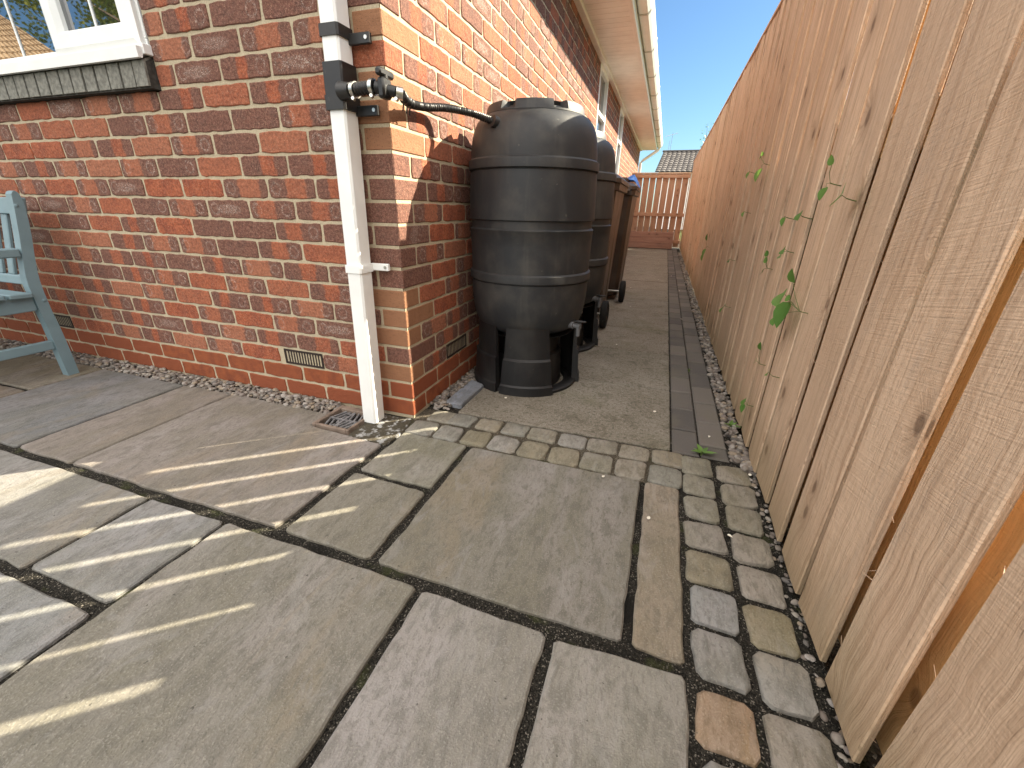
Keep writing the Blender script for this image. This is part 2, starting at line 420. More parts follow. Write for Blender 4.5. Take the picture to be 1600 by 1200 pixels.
def concrete_mat():
    t = MT('weathered_concrete', 0.9, 0.2)
    P = t.ob
    f = t.noise(P, 190, 4, 0.75); g = t.noise(P, 70, 5, 0.7); b = t.noise(P, 3.2, 5, 0.6, 0.5)
    rr = t.n('SeparateColor', {0: t.tint}).outputs[0]
    c = t.mix(t.ss(b, 0.3, 0.7), (0.16, 0.142, 0.112), (0.225, 0.205, 0.172))
    c = t.mix(t.m('MULTIPLY', rr, 0.5), c, (0.19, 0.155, 0.125))
    c = t.mix(t.m('MULTIPLY', t.ss(f, 0.53, 0.62), 0.6), c, (0.40, 0.37, 0.31))
    c = t.mix(t.m('MULTIPLY', t.ss(g, 0.50, 0.64), 0.7), c, (0.075, 0.068, 0.048))
    c = t.mix(t.m('MULTIPLY', t.ss(t.noise(P, 1.7, 4, 0.6), 0.52, 0.68), 0.4), c, (0.11, 0.105, 0.055))
    c = t.mix(t.m('MULTIPLY', t.ss(t.noise(P, 11, 6, 0.65, 1.0), 0.52, 0.66), 0.5), c, (0.085, 0.076, 0.05))
    c = t.mix(t.m('MULTIPLY', t.ss(t.noise(P, 5, 6, 0.6, 1.5), 0.55, 0.70), 0.35), c, (0.30, 0.28, 0.24))
    t.col(c); t.bump(f, 0.0022, 0.9); t.bump(g, 0.003, 0.7)
    return t.mat
def block_mat():
    t = MT('charcoal_block', 0.88, 0.2)
    P = t.ob; rr = t.n('SeparateColor', {0: t.tint}).outputs[0]
    f = t.noise(P, 350, 3, 0.7); b = t.noise(P, 7, 4)
    c = t.mix(rr, (0.085, 0.079, 0.075), (0.15, 0.135, 0.122))
    c = t.mix(t.m('MULTIPLY', t.ss(b, 0.4, 0.7), 0.4), c, (0.15, 0.135, 0.10))
    c = t.mix(t.m('MULTIPLY', t.ss(f, 0.55, 0.7), 0.5), c, (0.22, 0.2, 0.19))
    t.col(c); t.bump(f, 0.0012, 0.8)
    return t.mat
def pebble_mat():
    t = MT('pebbles', 0.7, 0.3)
    c = t.mix(t.m('MULTIPLY', t.ss(t.noise(t.ob, 120, 4), 0.35, 0.7), 0.5), t.tint, t.mix(0.6, t.tint, (0.06, 0.05, 0.045)))
    t.col(c); t.bump(t.noise(t.ob, 180, 3), 0.001, 0.6)
    return t.mat
def leaf_mat(name, a, b, trans=0.35):
    t = MT(name, 0.45, 0.4)
    c = t.mix(t.n('SeparateColor', {0: t.tint}).outputs[0], a, b)
    c = t.mix(t.m('MULTIPLY', t.noise(t.ob, 60, 3), 0.3), c, tuple(x * 1.5 for x in b))
    t.col(c)
    tr = t.n('BsdfTranslucent'); t.set(tr.inputs[0], t.mix(0.5, c, (0.20, 0.30, 0.03)))
    mx = t.n('MixShader', {0: trans}); out = t.nt.nodes['Material Output']
    t.nt.links.new(t.b.outputs[0], mx.inputs[1]); t.nt.links.new(tr.outputs[0], mx.inputs[2]); t.nt.links.new(mx.outputs[0], out.inputs[0])
    return t.mat
def plastic_mat(name, col, rough=0.42, spec=0.5, dust=0.25, bump=0.0004):
    t = MT(name, rough, spec)
    P = t.ob; d = t.noise(P, 6, 5, 0.6); f = t.noise(P, 180, 3)
    x, y, z = t.sep(P)
    st = t.noise(t.comb(t.m('MULTIPLY', x, 30.0), t.m('MULTIPLY', y, 30.0), t.m('MULTIPLY', z, 1.5)), 1.0, 4)
    c = t.mix(t.m('MULTIPLY', t.ss(d, 0.4, 0.75), dust), col, (0.16, 0.145, 0.12))
    c = t.mix(t.m('MULTIPLY', t.ss(st, 0.55, 0.75), dust * 0.5), c, (0.13, 0.12, 0.10))
    c = t.mix(t.m('MULTIPLY', t.ss(t.noise(P, 55, 2), 0.72, 0.78), dust), c, (0.2, 0.19, 0.16))
    t.col(c); t.rough(t.lin(d, 0.3, 0.7, rough - 0.03, rough + 0.12))
    t.bump(f, bump, 0.6)
    return t.mat
def glass_mat(name, col=(0.012, 0.014, 0.016)):
    t = MT(name, 0.015, 1.0)
    t.b.inputs['IOR'].default_value = 2.2
    t.col(col); t.bump(t.noise(t.ob, 2.5, 2), 0.0015, 0.25)
    return t.mat

m_brick = brick_mat()
m_mortar = mortar_mat('lime_mortar', (0.56, 0.48, 0.345), (0.41, 0.345, 0.235))
m_joint = grit_mat('joint_grit', ((0.014, 0.013, 0.011), (0.050, 0.045, 0.036), (0.20, 0.18, 0.15)))
m_joint_pale = grit_mat('sett_joint', ((0.07, 0.06, 0.045), (0.14, 0.12, 0.09), (0.25, 0.22, 0.17)))
m_soil = grit_mat('soil', ((0.03, 0.024, 0.018), (0.07, 0.055, 0.04), (0.16, 0.14, 0.11)), 160)
m_stone = stone_mat()
m_conc = concrete_mat(); m_block = block_mat(); m_peb = pebble_mat()
m_fence = wood_mat('fence_softwood', (0.77, 0.565, 0.40), (0.67, 0.47, 0.32), (0.42, 0.265, 0.165), stain=(0.20, 0.16, 0.075))
m_fresh_glow = wood_mat('fresh_glow_softwood', (0.86, 0.58, 0.28), (0.80, 0.50, 0.23), (0.62, 0.36, 0.15))  # back boards and rails: fresh wood, with the sunlit gap glow coloured in
m_cedar = wood_mat('red_softwood', (0.60, 0.38, 0.25), (0.52, 0.31, 0.20), (0.33, 0.18, 0.11))
m_plank = wood_mat('planter_softwood', (0.46, 0.28, 0.215), (0.39, 0.23, 0.175), (0.24, 0.13, 0.095))
m_upvc = plain('white_upvc', (0.84, 0.85, 0.83), 0.32, 0.5, 0.04, 9)
m_upvc_y = plain('aged_white_upvc', (0.86, 0.84, 0.80), 0.38, 0.45, 0.06, 7)
m_grey_trim = plain('weathered_upvc', (0.60, 0.58, 0.53), 0.45, 0.4, 0.08, 12)
m_butt = plastic_mat('dark_butt_plastic', (0.020, 0.022, 0.025), 0.50, 0.42)
m_stand = plastic_mat('black_stand_plastic', (0.009, 0.009, 0.010), 0.45, 0.4, 0.10)
m_bin = plastic_mat('brown_bin_plastic', (0.046, 0.028, 0.018), 0.34, 0.5, 0.15)
m_blackp = plastic_mat('black_plastic', (0.010, 0.010, 0.011), 0.38, 0.5, 0.10)
m_rubber = plastic_mat('black_rubber', (0.012, 0.012, 0.012), 0.8, 0.2, 0.15)
m_tap = plain('grey_tap_plastic', (0.12, 0.12, 0.125), 0.5, 0.4)
m_steel = plain('steel', (0.55, 0.54, 0.50), 0.3, 0.5, 0.1, 90, metal=1.0)
m_glass = glass_mat('window_glass')
m_slate = plain('grey_sill_brick', (0.20, 0.195, 0.17), 0.85, 0.2, 0.3, 60, 0.002, 160)
m_slatej = plain('dark_sill_mortar', (0.06, 0.056, 0.05), 0.95, 0.1, 0.3, 60, 0.002, 160)
m_vent = plain('brown_vent_plastic', (0.030, 0.021, 0.018), 0.6, 0.3)
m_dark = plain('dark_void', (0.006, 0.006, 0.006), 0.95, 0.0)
m_bench = plain('blue_grey_paint', (0.175, 0.255, 0.285), 0.5, 0.35, 0.06, 14, 0.0006, 90)
m_grate = plain('grey_grate', (0.17, 0.17, 0.175), 0.55, 0.4, 0.25, 40)
m_gully = plain('terracotta_hopper', (0.19, 0.145, 0.115), 0.85, 0.2, 0.25, 30, 0.0015)
m_blue = plain('blue_plastic', (0.06, 0.20, 0.62), 0.4, 0.5, 0.25, 30)
m_leaf = leaf_mat('vine_leaf', (0.045, 0.135, 0.025), (0.14, 0.28, 0.07))
m_weed = leaf_mat('weed_leaf', (0.07, 0.15, 0.03), (0.15, 0.27, 0.06))
m_tree = leaf_mat('tree_leaf', (0.10, 0.13, 0.03), (0.30, 0.30, 0.06))
m_hedge = leaf_mat('hedge_leaf', (0.02, 0.05, 0.01), (0.05, 0.11, 0.02), 0.15)
m_bark = plain('bark', (0.13, 0.10, 0.075), 0.9, 0.1, 0.3, 30, 0.004, 60)
m_stem = plain('green_stem', (0.10, 0.14, 0.04), 0.6, 0.3)
m_petal = plain('white_petal', (0.72, 0.68, 0.58), 0.6, 0.3)
m_grass = plain('rough_grass', (0.06, 0.10, 0.03), 0.95, 0.1, 0.5, 3)
m_tiles = MT('roof_tiles', 0.85, 0.2)
def _tiles(t, a, b):
    c = t.mix(t.n('SeparateColor', {0: t.tint}).outputs[0], a, b)
    t.col(t.mix(t.m('MULTIPLY', t.noise(t.ob, 8, 4), 0.4), c, tuple(x * 0.5 for x in a)))
_tiles(m_tiles, (0.075, 0.068, 0.066), (0.13, 0.118, 0.113)); m_tiles = m_tiles.mat
m_tan = MT('tan_tiles', 0.85, 0.2); _tiles(m_tan, (0.42, 0.30, 0.19), (0.55, 0.40, 0.26)); m_tan = m_tan.mat

# ================================================================== GROUND
H = 0.075
b = MB(); b.add([(-300, -300, -0.035), (300, -300, -0.035), (300, 300, -0.035), (-300, 300, -0.035)], [(0, 1, 2, 3)])
tag(b.build('ground', m_soil), kind='structure')
b = MB(); b.add([(1.40, -40, -0.028), (60, -40, -0.028), (60, 60, -0.028), (1.40, 60, -0.028)], [(0, 1, 2, 3)])
tag(b.build('lawn', m_grass), kind='structure')

def rough_poly(pts, step=0.035, amp=0.003, seed=0, rc=0.0):
    """outline of straight runs broken into wobbling steps, with clipped corners"""
    rr = random.Random(seed); out = []; n = len(pts)
    for i in range(n):
        a = Vector(pts[i]); c = Vector(pts[(i + 1) % n]); d = c - a; L = d.length; d.normalize()
        nr = Vector((-d.y, d.x)); k = max(2, int(L / step)); s0 = rc if rc else 0.004
        for j in range(k + 1):
            s = s0 + (L - 2 * s0) * j / k
            wv = (mnoise.noise(Vector((a.x * 3 + d.x * s * 14 + seed, a.y * 3 + d.y * s * 14, seed * 1.7)))) * amp * 1.6 + rr.uniform(-amp, amp) * 0.5
            out.append(tuple(a + d * s + nr * wv))
    return out

# ---- patio of riven slabs
bed = MB()
bed.add([(-4.2, -3.2, -0.010), (1.30, -3.2, -0.010), (1.30, 0.10, -0.010), (-4.2, 0.10, -0.010)], [(0, 1, 2, 3)])
patio = tag(bed.build('patio', m_joint), kind='structure')
slabs = [
 ([(-1.780, -.695), (-1.205, -.695), (-1.205, -.105), (-1.780, -.105)], (.150, .152, .155)),
 ([(-1.185, -.692), (-.904, -.692), (-.904, -.100), (-1.185, -.100)], (.212, .184, .164)),
 ([(-.886, -.690), (-.012, -.690), (-.004, -.232), (-.345, -.212), (-.350, -.105), (-.886, -.098)], (.215, .190, .168)),
 ([(.030, -.386), (.294, -.392), (.296, -.128), (.034, -.122)], (.205, .195, .155)),
 ([(.022, -.692), (.290, -.698), (.292, -.424), (.028, -.412)], (.195, .180, .148)),
 ([(.324, -.700), (.910, -.706), (.916, -.130), (.324, -.134)], (.178, .166, .138)),
 ([(.938, -.706), (1.032, -.712), (1.034, -.130), (.938, -.126)], (.245, .205, .155)),
 ([(-2.40, -.385), (-1.800, -.385), (-1.800, -.105), (-2.40, -.105)], (.19, .165, .12)),
 ([(-2.40, -.695), (-1.800, -.695), (-1.800, -.408), (-2.40, -.408)], (.20, .165, .14)),
 ([(-3.30, -.695), (-2.42, -.695), (-2.42, -.105), (-3.30, -.105)], (.19, .175, .15)),
 ([(-1.36, -1.000), (-.468, -1.004), (-.466, -.730), (-1.36, -.728)], (.205, .198, .185)),
 ([(-.446, -.996), (-.168, -.996), (-.166, -.730), (-.446, -.732)], (.215, .213, .205)),
 ([(-1.05, -1.62), (-.168, -1.62), (-.168, -1.034), (-1.05, -1.034)], (.222, .224, .220)),
 ([(-.140, -1.62), (.446, -1.62), (.446, -.736), (-.142, -.730)], (.200, .186, .158)),
 ([(.474, -1.62), (.758, -1.62), (.760, -.748), (.474, -.738)], (.255, .240, .218)),
 ([(.786, -1.62), (1.034, -1.62), (1.034, -.742), (.788, -.752)], (.245, .232, .200)),
 ([(-2.25, -1.30), (-1.385, -1.30), (-1.385, -.728), (-2.25, -.728)], (.20, .19, .16)),
 ([(-1.95, -1.95), (-1.08, -1.95), (-1.08, -1.325), (-1.95, -1.325)], (.22, .21, .19)),
 ([(-1.05, -2.25), (-.46, -2.25), (-.46, -1.645), (-1.05, -1.645)], (.20, .19, .16)),
 ([(-.435, -2.25), (.15, -2.25), (.15, -1.645), (-.435, -1.645)], (.21, .20, .19)),
 ([(.175, -2.25), (1.03, -2.25), (1.03, -1.645), (.175, -1.645)], (.22, .20, .17)),
]
for i, (pl, col) in enumerate(slabs):
    m_ = MB(); zt = R.uniform(-0.001, 0.002)
    col = (col[0] * 1.02, col[1] * 1.02, col[2] * 1.03)
    m_.prism(rough_poly(inset(pl, -.0035), 0.03, 0.0028, i + 3, 0.008), -0.03, zt, tint=col, ch=0.004)
    m_.build('paving_slab', m_stone, patio)
# mortar patch round the foot of the drainpipe
m_ = MB()
t = MT('stained_mortar', 0.95, 0.1)
t.col(t.mix(t.ss(t.noise(t.ob, 28, 5, 0.65), 0.50, 0.62), t.mix(t.noise(t.ob, 200, 3), (0.03, 0.027, 0.02), (0.11, 0.095, 0.07)), (0.33, 0.33, 0.32)))
t.bump(t.noise(t.ob, 60, 4), 0.008, 0.9)
m_.prism(rough_poly([(-.160, -.218), (.010, -.226), (.022, -.120), (-.004, -.012), (-.160, -.012)], 0.03, 0.006, 77), -0.03, -0.003, ch=0.002)
m_.build('mortar_patch', t.mat, patio)

# ---- sett border
bed = MB()
bed.add([(1.036, -3.2, -0.006), (1.276, -3.2, -0.006), (1.276, 0.10, -0.006), (1.036, 0.10, -0.006)], [(0, 1, 2, 3)])
bed.add([(0.0, -0.128, -0.005), (1.036, -0.128, -0.005), (1.036, 0.098, -0.005), (0.0, 0.098, -0.005)], [(0, 1, 2, 3)], m=1)
sb = tag(bed.build('sett_border', [m_joint, m_joint_pale]), kind='structure')
setcols = [(.225, .21, .165), (.24, .22, .18), (.215, .21, .18), (.25, .22, .17), (.225, .20, .145), (.26, .25, .225), (.275, .235, .19), (.225, .22, .20)]
def sett(x0, x1, y0, y1, col, seed):
    rr = random.Random(seed); j = lambda a=0.005: rr.uniform(-a, a)
    pl = [(x0 + j(), y0 + j()), (x1 + j(), y0 + j()), (x1 + j(), y1 + j()), (x0 + j(), y1 + j())]
    out = rough_poly(pl, 0.02, 0.0022, seed, rr.uniform(0.008, 0.016))
    m_ = MB(); n = len(out); cx_ = sum(p[0] for p in out) / n; cy_ = sum(p[1] for p in out) / n
    zt = rr.uniform(0.000, 0.005)
    rings = [(1.0, -0.03), (1.0, zt - 0.007), (0.965, zt - 0.002), (0.90, zt), (0.5, zt + 0.001)]
    P = []; F = []
    for (k, z) in rings:
        for p in out:
            P.append((cx_ + (p[0] - cx_) * k, cy_ + (p[1] - cy_) * k, z + (rr.uniform(-0.0012, 0.0012) if k < 0.99 else 0)))
    for a in range(len(rings) - 1):
        for i in range(n): F.append((a * n + i, a * n + (i + 1) % n, (a + 1) * n + (i + 1) % n, (a + 1) * n + i))
    F.append([(len(rings) - 1) * n + i for i in range(n)])
    m_.add(P, F, 0, col, None, True)
    return m_.build('sett', m_stone, sb)
k = 0
for i in range(9):
    for row in (0, 1):
        x0 = (0.030 if row == 0 else 0.024) + 0.1145 * i
        if x0 > 1.0: continue
        y0, y1 = ((0.004, 0.092) if row == 0 else (-0.118, -0.018))
        if i == 0 and row == 0: x0 += 0.02
        sett(x0 + 0.004, x0 + 0.1095, y0 - .002, y1 + .002, R.choice(setcols[1:]) if i < 4 else R.choice(setcols[:5]), 100 + k); k += 1
for i in range(14):
    for colm in (0, 1):
        yb = (0.082 if colm == 0 else 0.070) - 0.1185 * i
        x0, x1 = (1.051, 1.149) if colm == 0 else (1.164, 1.261)
        cc = R.choice(setcols[:5] if i < 5 else setcols)
        if colm == 0 and i == 7: cc = (.330, .215, .125)
        if colm == 0 and i in (5, 8): cc = (.235, .235, .225)
        if colm == 1 and i == 5: cc = (.235, .200, .120)
        sett(x0, x1, yb - 0.104, yb + .001, cc, 300 + k); k += 1

# ---- concrete path and block edging
bed = MB(); bed.add([(0.0, 0.098, -0.008), (1.28, 0.098, -0.008), (1.28, 9.9, -0.008), (0.0, 9.9, -0.008)], [(0, 1, 2, 3)])
path = tag(bed.build('path', m_joint), kind='structure')
ys = [0.100, 0.690, 1.268, 1.830, 2.40, 3.0, 3.6, 4.2, 4.8, 5.4, 6.0, 6.6, 7.2, 7.8, 8.4, 9.0, 9.8]
for i in range(len(ys) - 1):
    m_ = MB(); x0 = 0.150 if i == 0 else (0.10 if i < 3 else 0.02)
    m_.prism(rough_poly([(x0, ys[i] + .006), (1.014, ys[i] + .006), (1.014, ys[i + 1] - .006), (x0, ys[i + 1] - .006)], 0.05, 0.0018, i + 50, 0.006), -0.03, R.uniform(-0.001, 0.002), tint=(R.random(),) * 3, ch=0.003)
    m_.build('concrete_slab', m_conc, path)
edg = MB(); edg.add([(1.016, 0.098, -0.0066), (1.222, 0.098, -0.0066), (1.222, 9.8, -0.0066), (1.016, 9.8, -0.0066)], [(0, 1, 2, 3)])
edg = tag(edg.build('block_edging', m_joint), kind='structure')
for c_ in (0, 1):
    x0 = 1.021 + 0.0985 * c_
    for i in range(48):
        y0 = 0.092 + 0.2 * i - (0.10 if c_ else 0.0)
        a, e = max(y0, 0.103), y0 + 0.196
        if e - a < 0.03 or e > 9.75: continue
        m_ = MB(); zt = R.uniform(-0.001, 0.0025)
        m_.prism([(x0, a), (x0 + 0.0935, a), (x0 + 0.0935, e - .004), (x0, e - .004)], -0.03, zt, tint=(R.random(),) * 3, ch=0.005)
        m_.build('block_paver', m_block, edg)

# ---- pebbles (stuff)
ico = []
def ico_mesh():
    import bmesh
    bm = bmesh.new(); bmesh.ops.create_icosphere(bm, subdivisions=2, radius=1.0)
    bm.verts.ensure_lookup_table()
    r = ([Vector(v.co) for v in bm.verts], [[v.index for v in f.verts] for f in bm.faces]); bm.free(); return r
IV, IF = ico_mesh()
def blob(mb, c, rx, ry, rz, rotz, col, rr):
    sd_ = rr.uniform(0, 99); cz, sz = math.cos(rotz), math.sin(rotz); tl = rr.uniform(-.35, .35); P = []
    for v in IV:
        k = 1 + 0.22 * mnoise.noise(v * 1.3 + Vector((sd_, 0, 0)))
        x, y, z = v.x * rx * k, v.y * ry * k, v.z * rz * k
        y, z = y * math.cos(tl) - z * math.sin(tl), y * math.sin(tl) + z * math.cos(tl)
        P.append((c[0] + x * cz - y * sz, c[1] + x * sz + y * cz, c[2] + z))
    mb.add(P, IF, 0, col, None, True)
pcs = [(.23, .20, .17), (.30, .27, .23), (.17, .15, .13), (.12, .11, .10), (.26, .21, .155), (.33, .30, .27), (.20, .17, .15), (.15, .125, .105)]
def pebbles(n, fx, rmin, rmax, seed, name):
    mb = MB(); rr = random.Random(seed)
    for _ in range(n):
        x, y, z = fx(rr); r = rr.uniform(rmin, rmax)
        blob(mb, (x, y, z + r * 0.1), r, r * rr.uniform(.6, .9), r * rr.uniform(.4, .65), rr.uniform(0, 3.14), rr.choice(pcs), rr)
    return tag(mb.build(name, m_peb), kind='stuff')
pebbles(2100, lambda r: (r.uniform(-3.0, -.345), r.uniform(-.102, -.004), r.uniform(-.012, .008)), .006, .0155, 5, 'gravel_strip')
pebbles(800, lambda r: (r.uniform(.004, .10), r.uniform(.115, 1.2), r.uniform(-.008, .008)), .006, .015, 6, 'gravel_by_side_wall')
def fx(r):
    y = 0.06 + (r.random() ** 1.6) * 8.5
    return (r.uniform(1.222, 1.282) if y > .1 else r.uniform(1.25, 1.282), y, r.uniform(-.008, .006))
pebbles(1500, fx, .007, .017, 8, 'gravel_by_fence')
pebbles(150, lambda r: (r.uniform(1.262, 1.292), r.uniform(-1.3, .08), r.uniform(-.012, -.002)), .004, .011, 9, 'gravel_by_setts')

# ================================================================== HOUSE
house = thing('brick_house', 'red brick bungalow with grey brick window sill and white soffit', 'house', (0, 0, 0))
def brick_face(mb, org, U, V, W, u0, u1, v0, v1, tint, fine=True, jit=0.0021, depth=0.013, rr=R, face_off=0.0):
    """a brick showing one face on plane org + u*U + v*V, W outward"""
    L, Hh = u1 - u0, v1 - v0
    pts = []
    if fine:
        nu = max(3, int(L / 0.022)); nv = 3
        for i in range(nu): pts.append((u0 + L * i / nu, v0))
        for i in range(nv): pts.append((u1, v0 + Hh * i / nv))
        for i in range(nu): pts.append((u1 - L * i / nu, v1))
        for i in range(nv): pts.append((u0, v1 - Hh * i / nv))
        corner = {0, nu, nu + nv, 2 * nu + nv}
    else:
        pts = [(u0, v0), (u1, v0), (u1, v1), (u0, v1)]; corner = set()
    cu, cv = (u0 + u1) / 2, (v0 + v1) / 2
    outer = []
    for i, (a, c) in enumerate(pts):
        ja, jc = (rr.uniform(-jit, jit), rr.uniform(-jit, jit)) if fine else (0, 0)
        if i in corner: ja -= math.copysign(0.0022, a - cu); jc -= math.copysign(0.0022, c - cv)
        outer.append((a + ja, c + jc))
    e = 0.0028
    inn = [(a - math.copysign(min(e, abs(a - cu)), a - cu) if abs(abs(a - cu) - L / 2) < 0.006 else a,
            c - math.copysign(min(e, abs(c - cv)), c - cv) if abs(abs(c - cv) - Hh / 2) < 0.006 else c) for (a, c) in outer]
    n = len(pts); P = []; uv = []
    for ring, w_ in ((outer, -depth), (outer, face_off - 0.0022), (inn, face_off)):
        for (a, c) in ring:
            P.append(org + U * a + V * c + W * w_)
            uv.append(((a - u0) / 0.215 if L > 0.12 else (a - u0) / 0.215 + 0.25, (c - v0) / Hh))
    F = []
    for k_ in range(2):
        for i in range(n): F.append((k_ * n + i, k_ * n + (i + 1) % n, (k_ + 1) * n + (i + 1) % n, (k_ + 1) * n + i))
    F.append([2 * n + i for i in range(n)])
    mb.add(P, F, 0, tint, uv)
def clip(u0, u1, rects, z):
    iv = [(u0, u1)]
    for (a, c, z0, z1) in rects:
        if z0 < z < z1:
            nx = []
            for (p, q) in iv:
                if c <= p or a >= q: nx.append((p, q)); continue
                if p < a: nx.append((p, a))
                if q > c: nx.append((c, q))
            iv = nx
    return [(p, q) for (p, q) in iv if q - p > 0.028]
def btint(c, al=None):
    return (R.random(), R.random(), R.random(), al if al is not None else (0.0 if c < 2 else 1.0))

COURSES = 31
vents_front = [(-0.640, -0.432), (-2.345, -2.135)]; vent_side = (0.315, 0.527)
front_holes = [(-2.40, -0.984, 1.19, 3.0)] + [(a - .004, c + .004, .15, .225) for a, c in vents_front]
win_side = [(4.00, 4.66), (6.12, 6.72)]
side_holes = [(a, c, 1.05, 2.4) for a, c in win_side] + [(vent_side[0] - .004, vent_side[1] + .004, .15, .225)]
fw, sw = MB(), MB()
X, Y, Z = Vector((1, 0, 0)), Vector((0, 1, 0)), Vector((0, 0, 1))
O = Vector((0, 0, 0))
for c in range(COURSES):
    v0, v1 = c * H + 0.005, (c + 1) * H - 0.005; zm = (v0 + v1) / 2
    odd = c % 2 == 1
    # corner brick: a whole chamfered brick, long side on the side wall in odd courses
    al = 0.0 if c < 2 else (0.75 if R.random() < 0.65 else 1.0)
    tn = btint(c, al)
    j = R.uniform(-.0008, .0008)
    (sw if odd else fw).box(-.1025 if odd else -.2125, 0.0 + j, 0.0 + j, .2125 if odd else .1025, v0, v1, 0, tn, 0.0028,
                            uvax=(1 if odd else 0, 2))
    # front wall going to -x
    u = .1125 if odd else .2225
    while u < 4.6:
        for (p, q) in clip(-(u + .215), -u, front_holes, zm):
            brick_face(fw, O + Vector((0, 0, 0)), X, Z, -Y, p, q, v0 + R.uniform(-.0008, .0008), v1 + R.uniform(-.0008, .0008), btint(c), u < 3.0, face_off=R.uniform(-.0010, .0018))
        u += .225
    u = .2225 if odd else .1125
    while u < 11.35:
        for (p, q) in clip(u, u + .215, side_holes, zm):
            brick_face(sw, O, Y, Z, X, p, min(q, 11.35), v0 + R.uniform(-.0008, .0008), v1 + R.uniform(-.0008, .0008), btint(c), u < 3.2, face_off=R.uniform(-.0010, .0018))
        u += .225
# squared uv for the corner bricks' faces is metres; bring to brick units
for wall in (fw, sw): pass
def mortar_grid(mb, org, U, V, W, us, vs, holes, off=-0.0030):
    for i in range(len(us) - 1):
        for k_ in range(len(vs) - 1):
            um, vm_ = (us[i] + us[i + 1]) / 2, (vs[k_] + vs[k_ + 1]) / 2
            if any(a < um < c and z0 < vm_ < z1 for (a, c, z0, z1) in holes): continue
            mb.add([org + U * a + V * c + W * off for (a, c) in ((us[i], vs[k_]), (us[i + 1], vs[k_]), (us[i + 1], vs[k_ + 1]), (us[i], vs[k_ + 1]))], [(0, 1, 2, 3)], 1)
TOP = COURSES * H
mortar_grid(fw, O, X, Z, -Y, [-4.6, -2.40, -.984, -.0045], [-.03, 1.19, TOP], [(-2.40, -.984, 1.19, 3.0)])
yy = [.0045, 4.0, 4.66, 6.12, 6.72, 11.36]
mortar_grid(sw, O, Y, Z, X, yy, [-.03, 1.05, TOP], [(a, c, 1.05, 3.0) for a, c in win_side])
fw.build('wall', [m_brick, m_mortar], house); 
# far end and back so the house is a solid
sw.add([(-.0042, 11.36, -.03), (-8, 11.36, -.03), (-8, 11.36, TOP), (-.0042, 11.36, TOP)], [(0, 1, 2, 3)], 1)
sw.build('wall', [m_brick, m_mortar], house)
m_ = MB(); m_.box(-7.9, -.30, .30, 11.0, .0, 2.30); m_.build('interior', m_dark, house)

# air bricks
def air_brick(P0, U, W, w_, h):
    m_ = MB()
    def T(u0, u1, v0, v1, d0, d1, mi=0):
        c = [P0 + U * u + Z * v + W * d for u in (u0, u1) for v in (v0, v1) for d in (d0, d1)]
        m_.add(c, [(0, 1, 3, 2), (4, 6, 7, 5), (0, 4, 5, 1), (2, 3, 7, 6), (0, 2, 6, 4), (1, 5, 7, 3)], mi)
    T(0, w_, 0, h, -.04, -.020, 1)
    T(0, w_, 0, .008, -.020, .001); T(0, w_, h - .008, h, -.020, .001); T(0, .008, .008, h - .008, -.020, .001); T(w_ - .008, w_, .008, h - .008, -.020, .001)
    n = 13
    for i in range(1, n):
        u = .008 + (w_ - .016) * i / n
        T(u - .003, u + .003, .008, h - .008, -.018, -.001)
    m_.build('air_brick', [m_vent, m_dark], house)
for a, c in vents_front: air_brick(Vector((a, 0, .154)), X, -Y, c - a, .067)
air_brick(Vector((0, vent_side[0], .154)), Y, X, vent_side[1] - vent_side[0], .067)

# front window: sill of bricks on edge, upvc sill, fixed light and opening sash
m_ = MB()
xx = -.990
m_.add([(-2.42, -.028, 1.196), (-.989, -.028, 1.196), (-.989, -.024, 1.278), (-2.42, -.024, 1.278), (-.986, .06, 1.33), (-2.42, .06, 1.33), (-.986, .06, 1.196), (-2.42, .06, 1.196)],
       [(0, 1, 2, 3), (3, 2, 4, 5), (1, 6, 4, 2), (0, 7, 6, 1), (0, 3, 5, 7)], 1)
while xx > -2.42:
    x1 = xx; x0 = xx - R.uniform(.060, .066); f = R.uniform(.004, .008)
    P = [(x0, -.028 - f, 1.202), (x1, -.028 - f, 1.202), (x1, -.024 - f, 1.281), (x0, -.024 - f, 1.281), (x0, .055, 1.334), (x1, .055, 1.334), (x0, .05, 1.202), (x1, .05, 1.202)]
    m_.add(P, [(0, 1, 2, 3), (3, 2, 5, 4), (1, 7, 5, 2), (0, 3, 4, 6), (0, 6, 7, 1)], 0)
    xx = x0 - .010
m_.build('window_sill', [m_slate, m_slatej], house)
win = MB()
win.box(-2.42, -.992, .000, .070, 1.322, 1.352, ch=.003)               # bottom of the outer frame
win.box(-1.035, -.992, .000, .070, 1.352, 2.25, ch=.003)
win.box(-2.42, -2.38, .000, .070, 1.352, 2.25, ch=.003)
win.box(-1.505, -1.445, .000, .070, 1.352, 2.25, ch=.003)
win.box(-2.42, -.992, .000, .070, 2.25, 2.30, ch=.003)
win = win.build('window', m_upvc, house)
m_ = MB()                                                              # projecting upvc sill with an open end
m_.prism([(-.050, 1.284), (-.050, 1.318), (.062, 1.3235), (.062, 1.306), (-.030, 1.300), (-.036, 1.284)], -2.42, -.982, axis='x', ch=0)
m_.box(-.992, -.976, -.030, .03, 1.298, 1.330, ch=.002)
m_.build('sill', m_upvc, win)
m_ = MB()
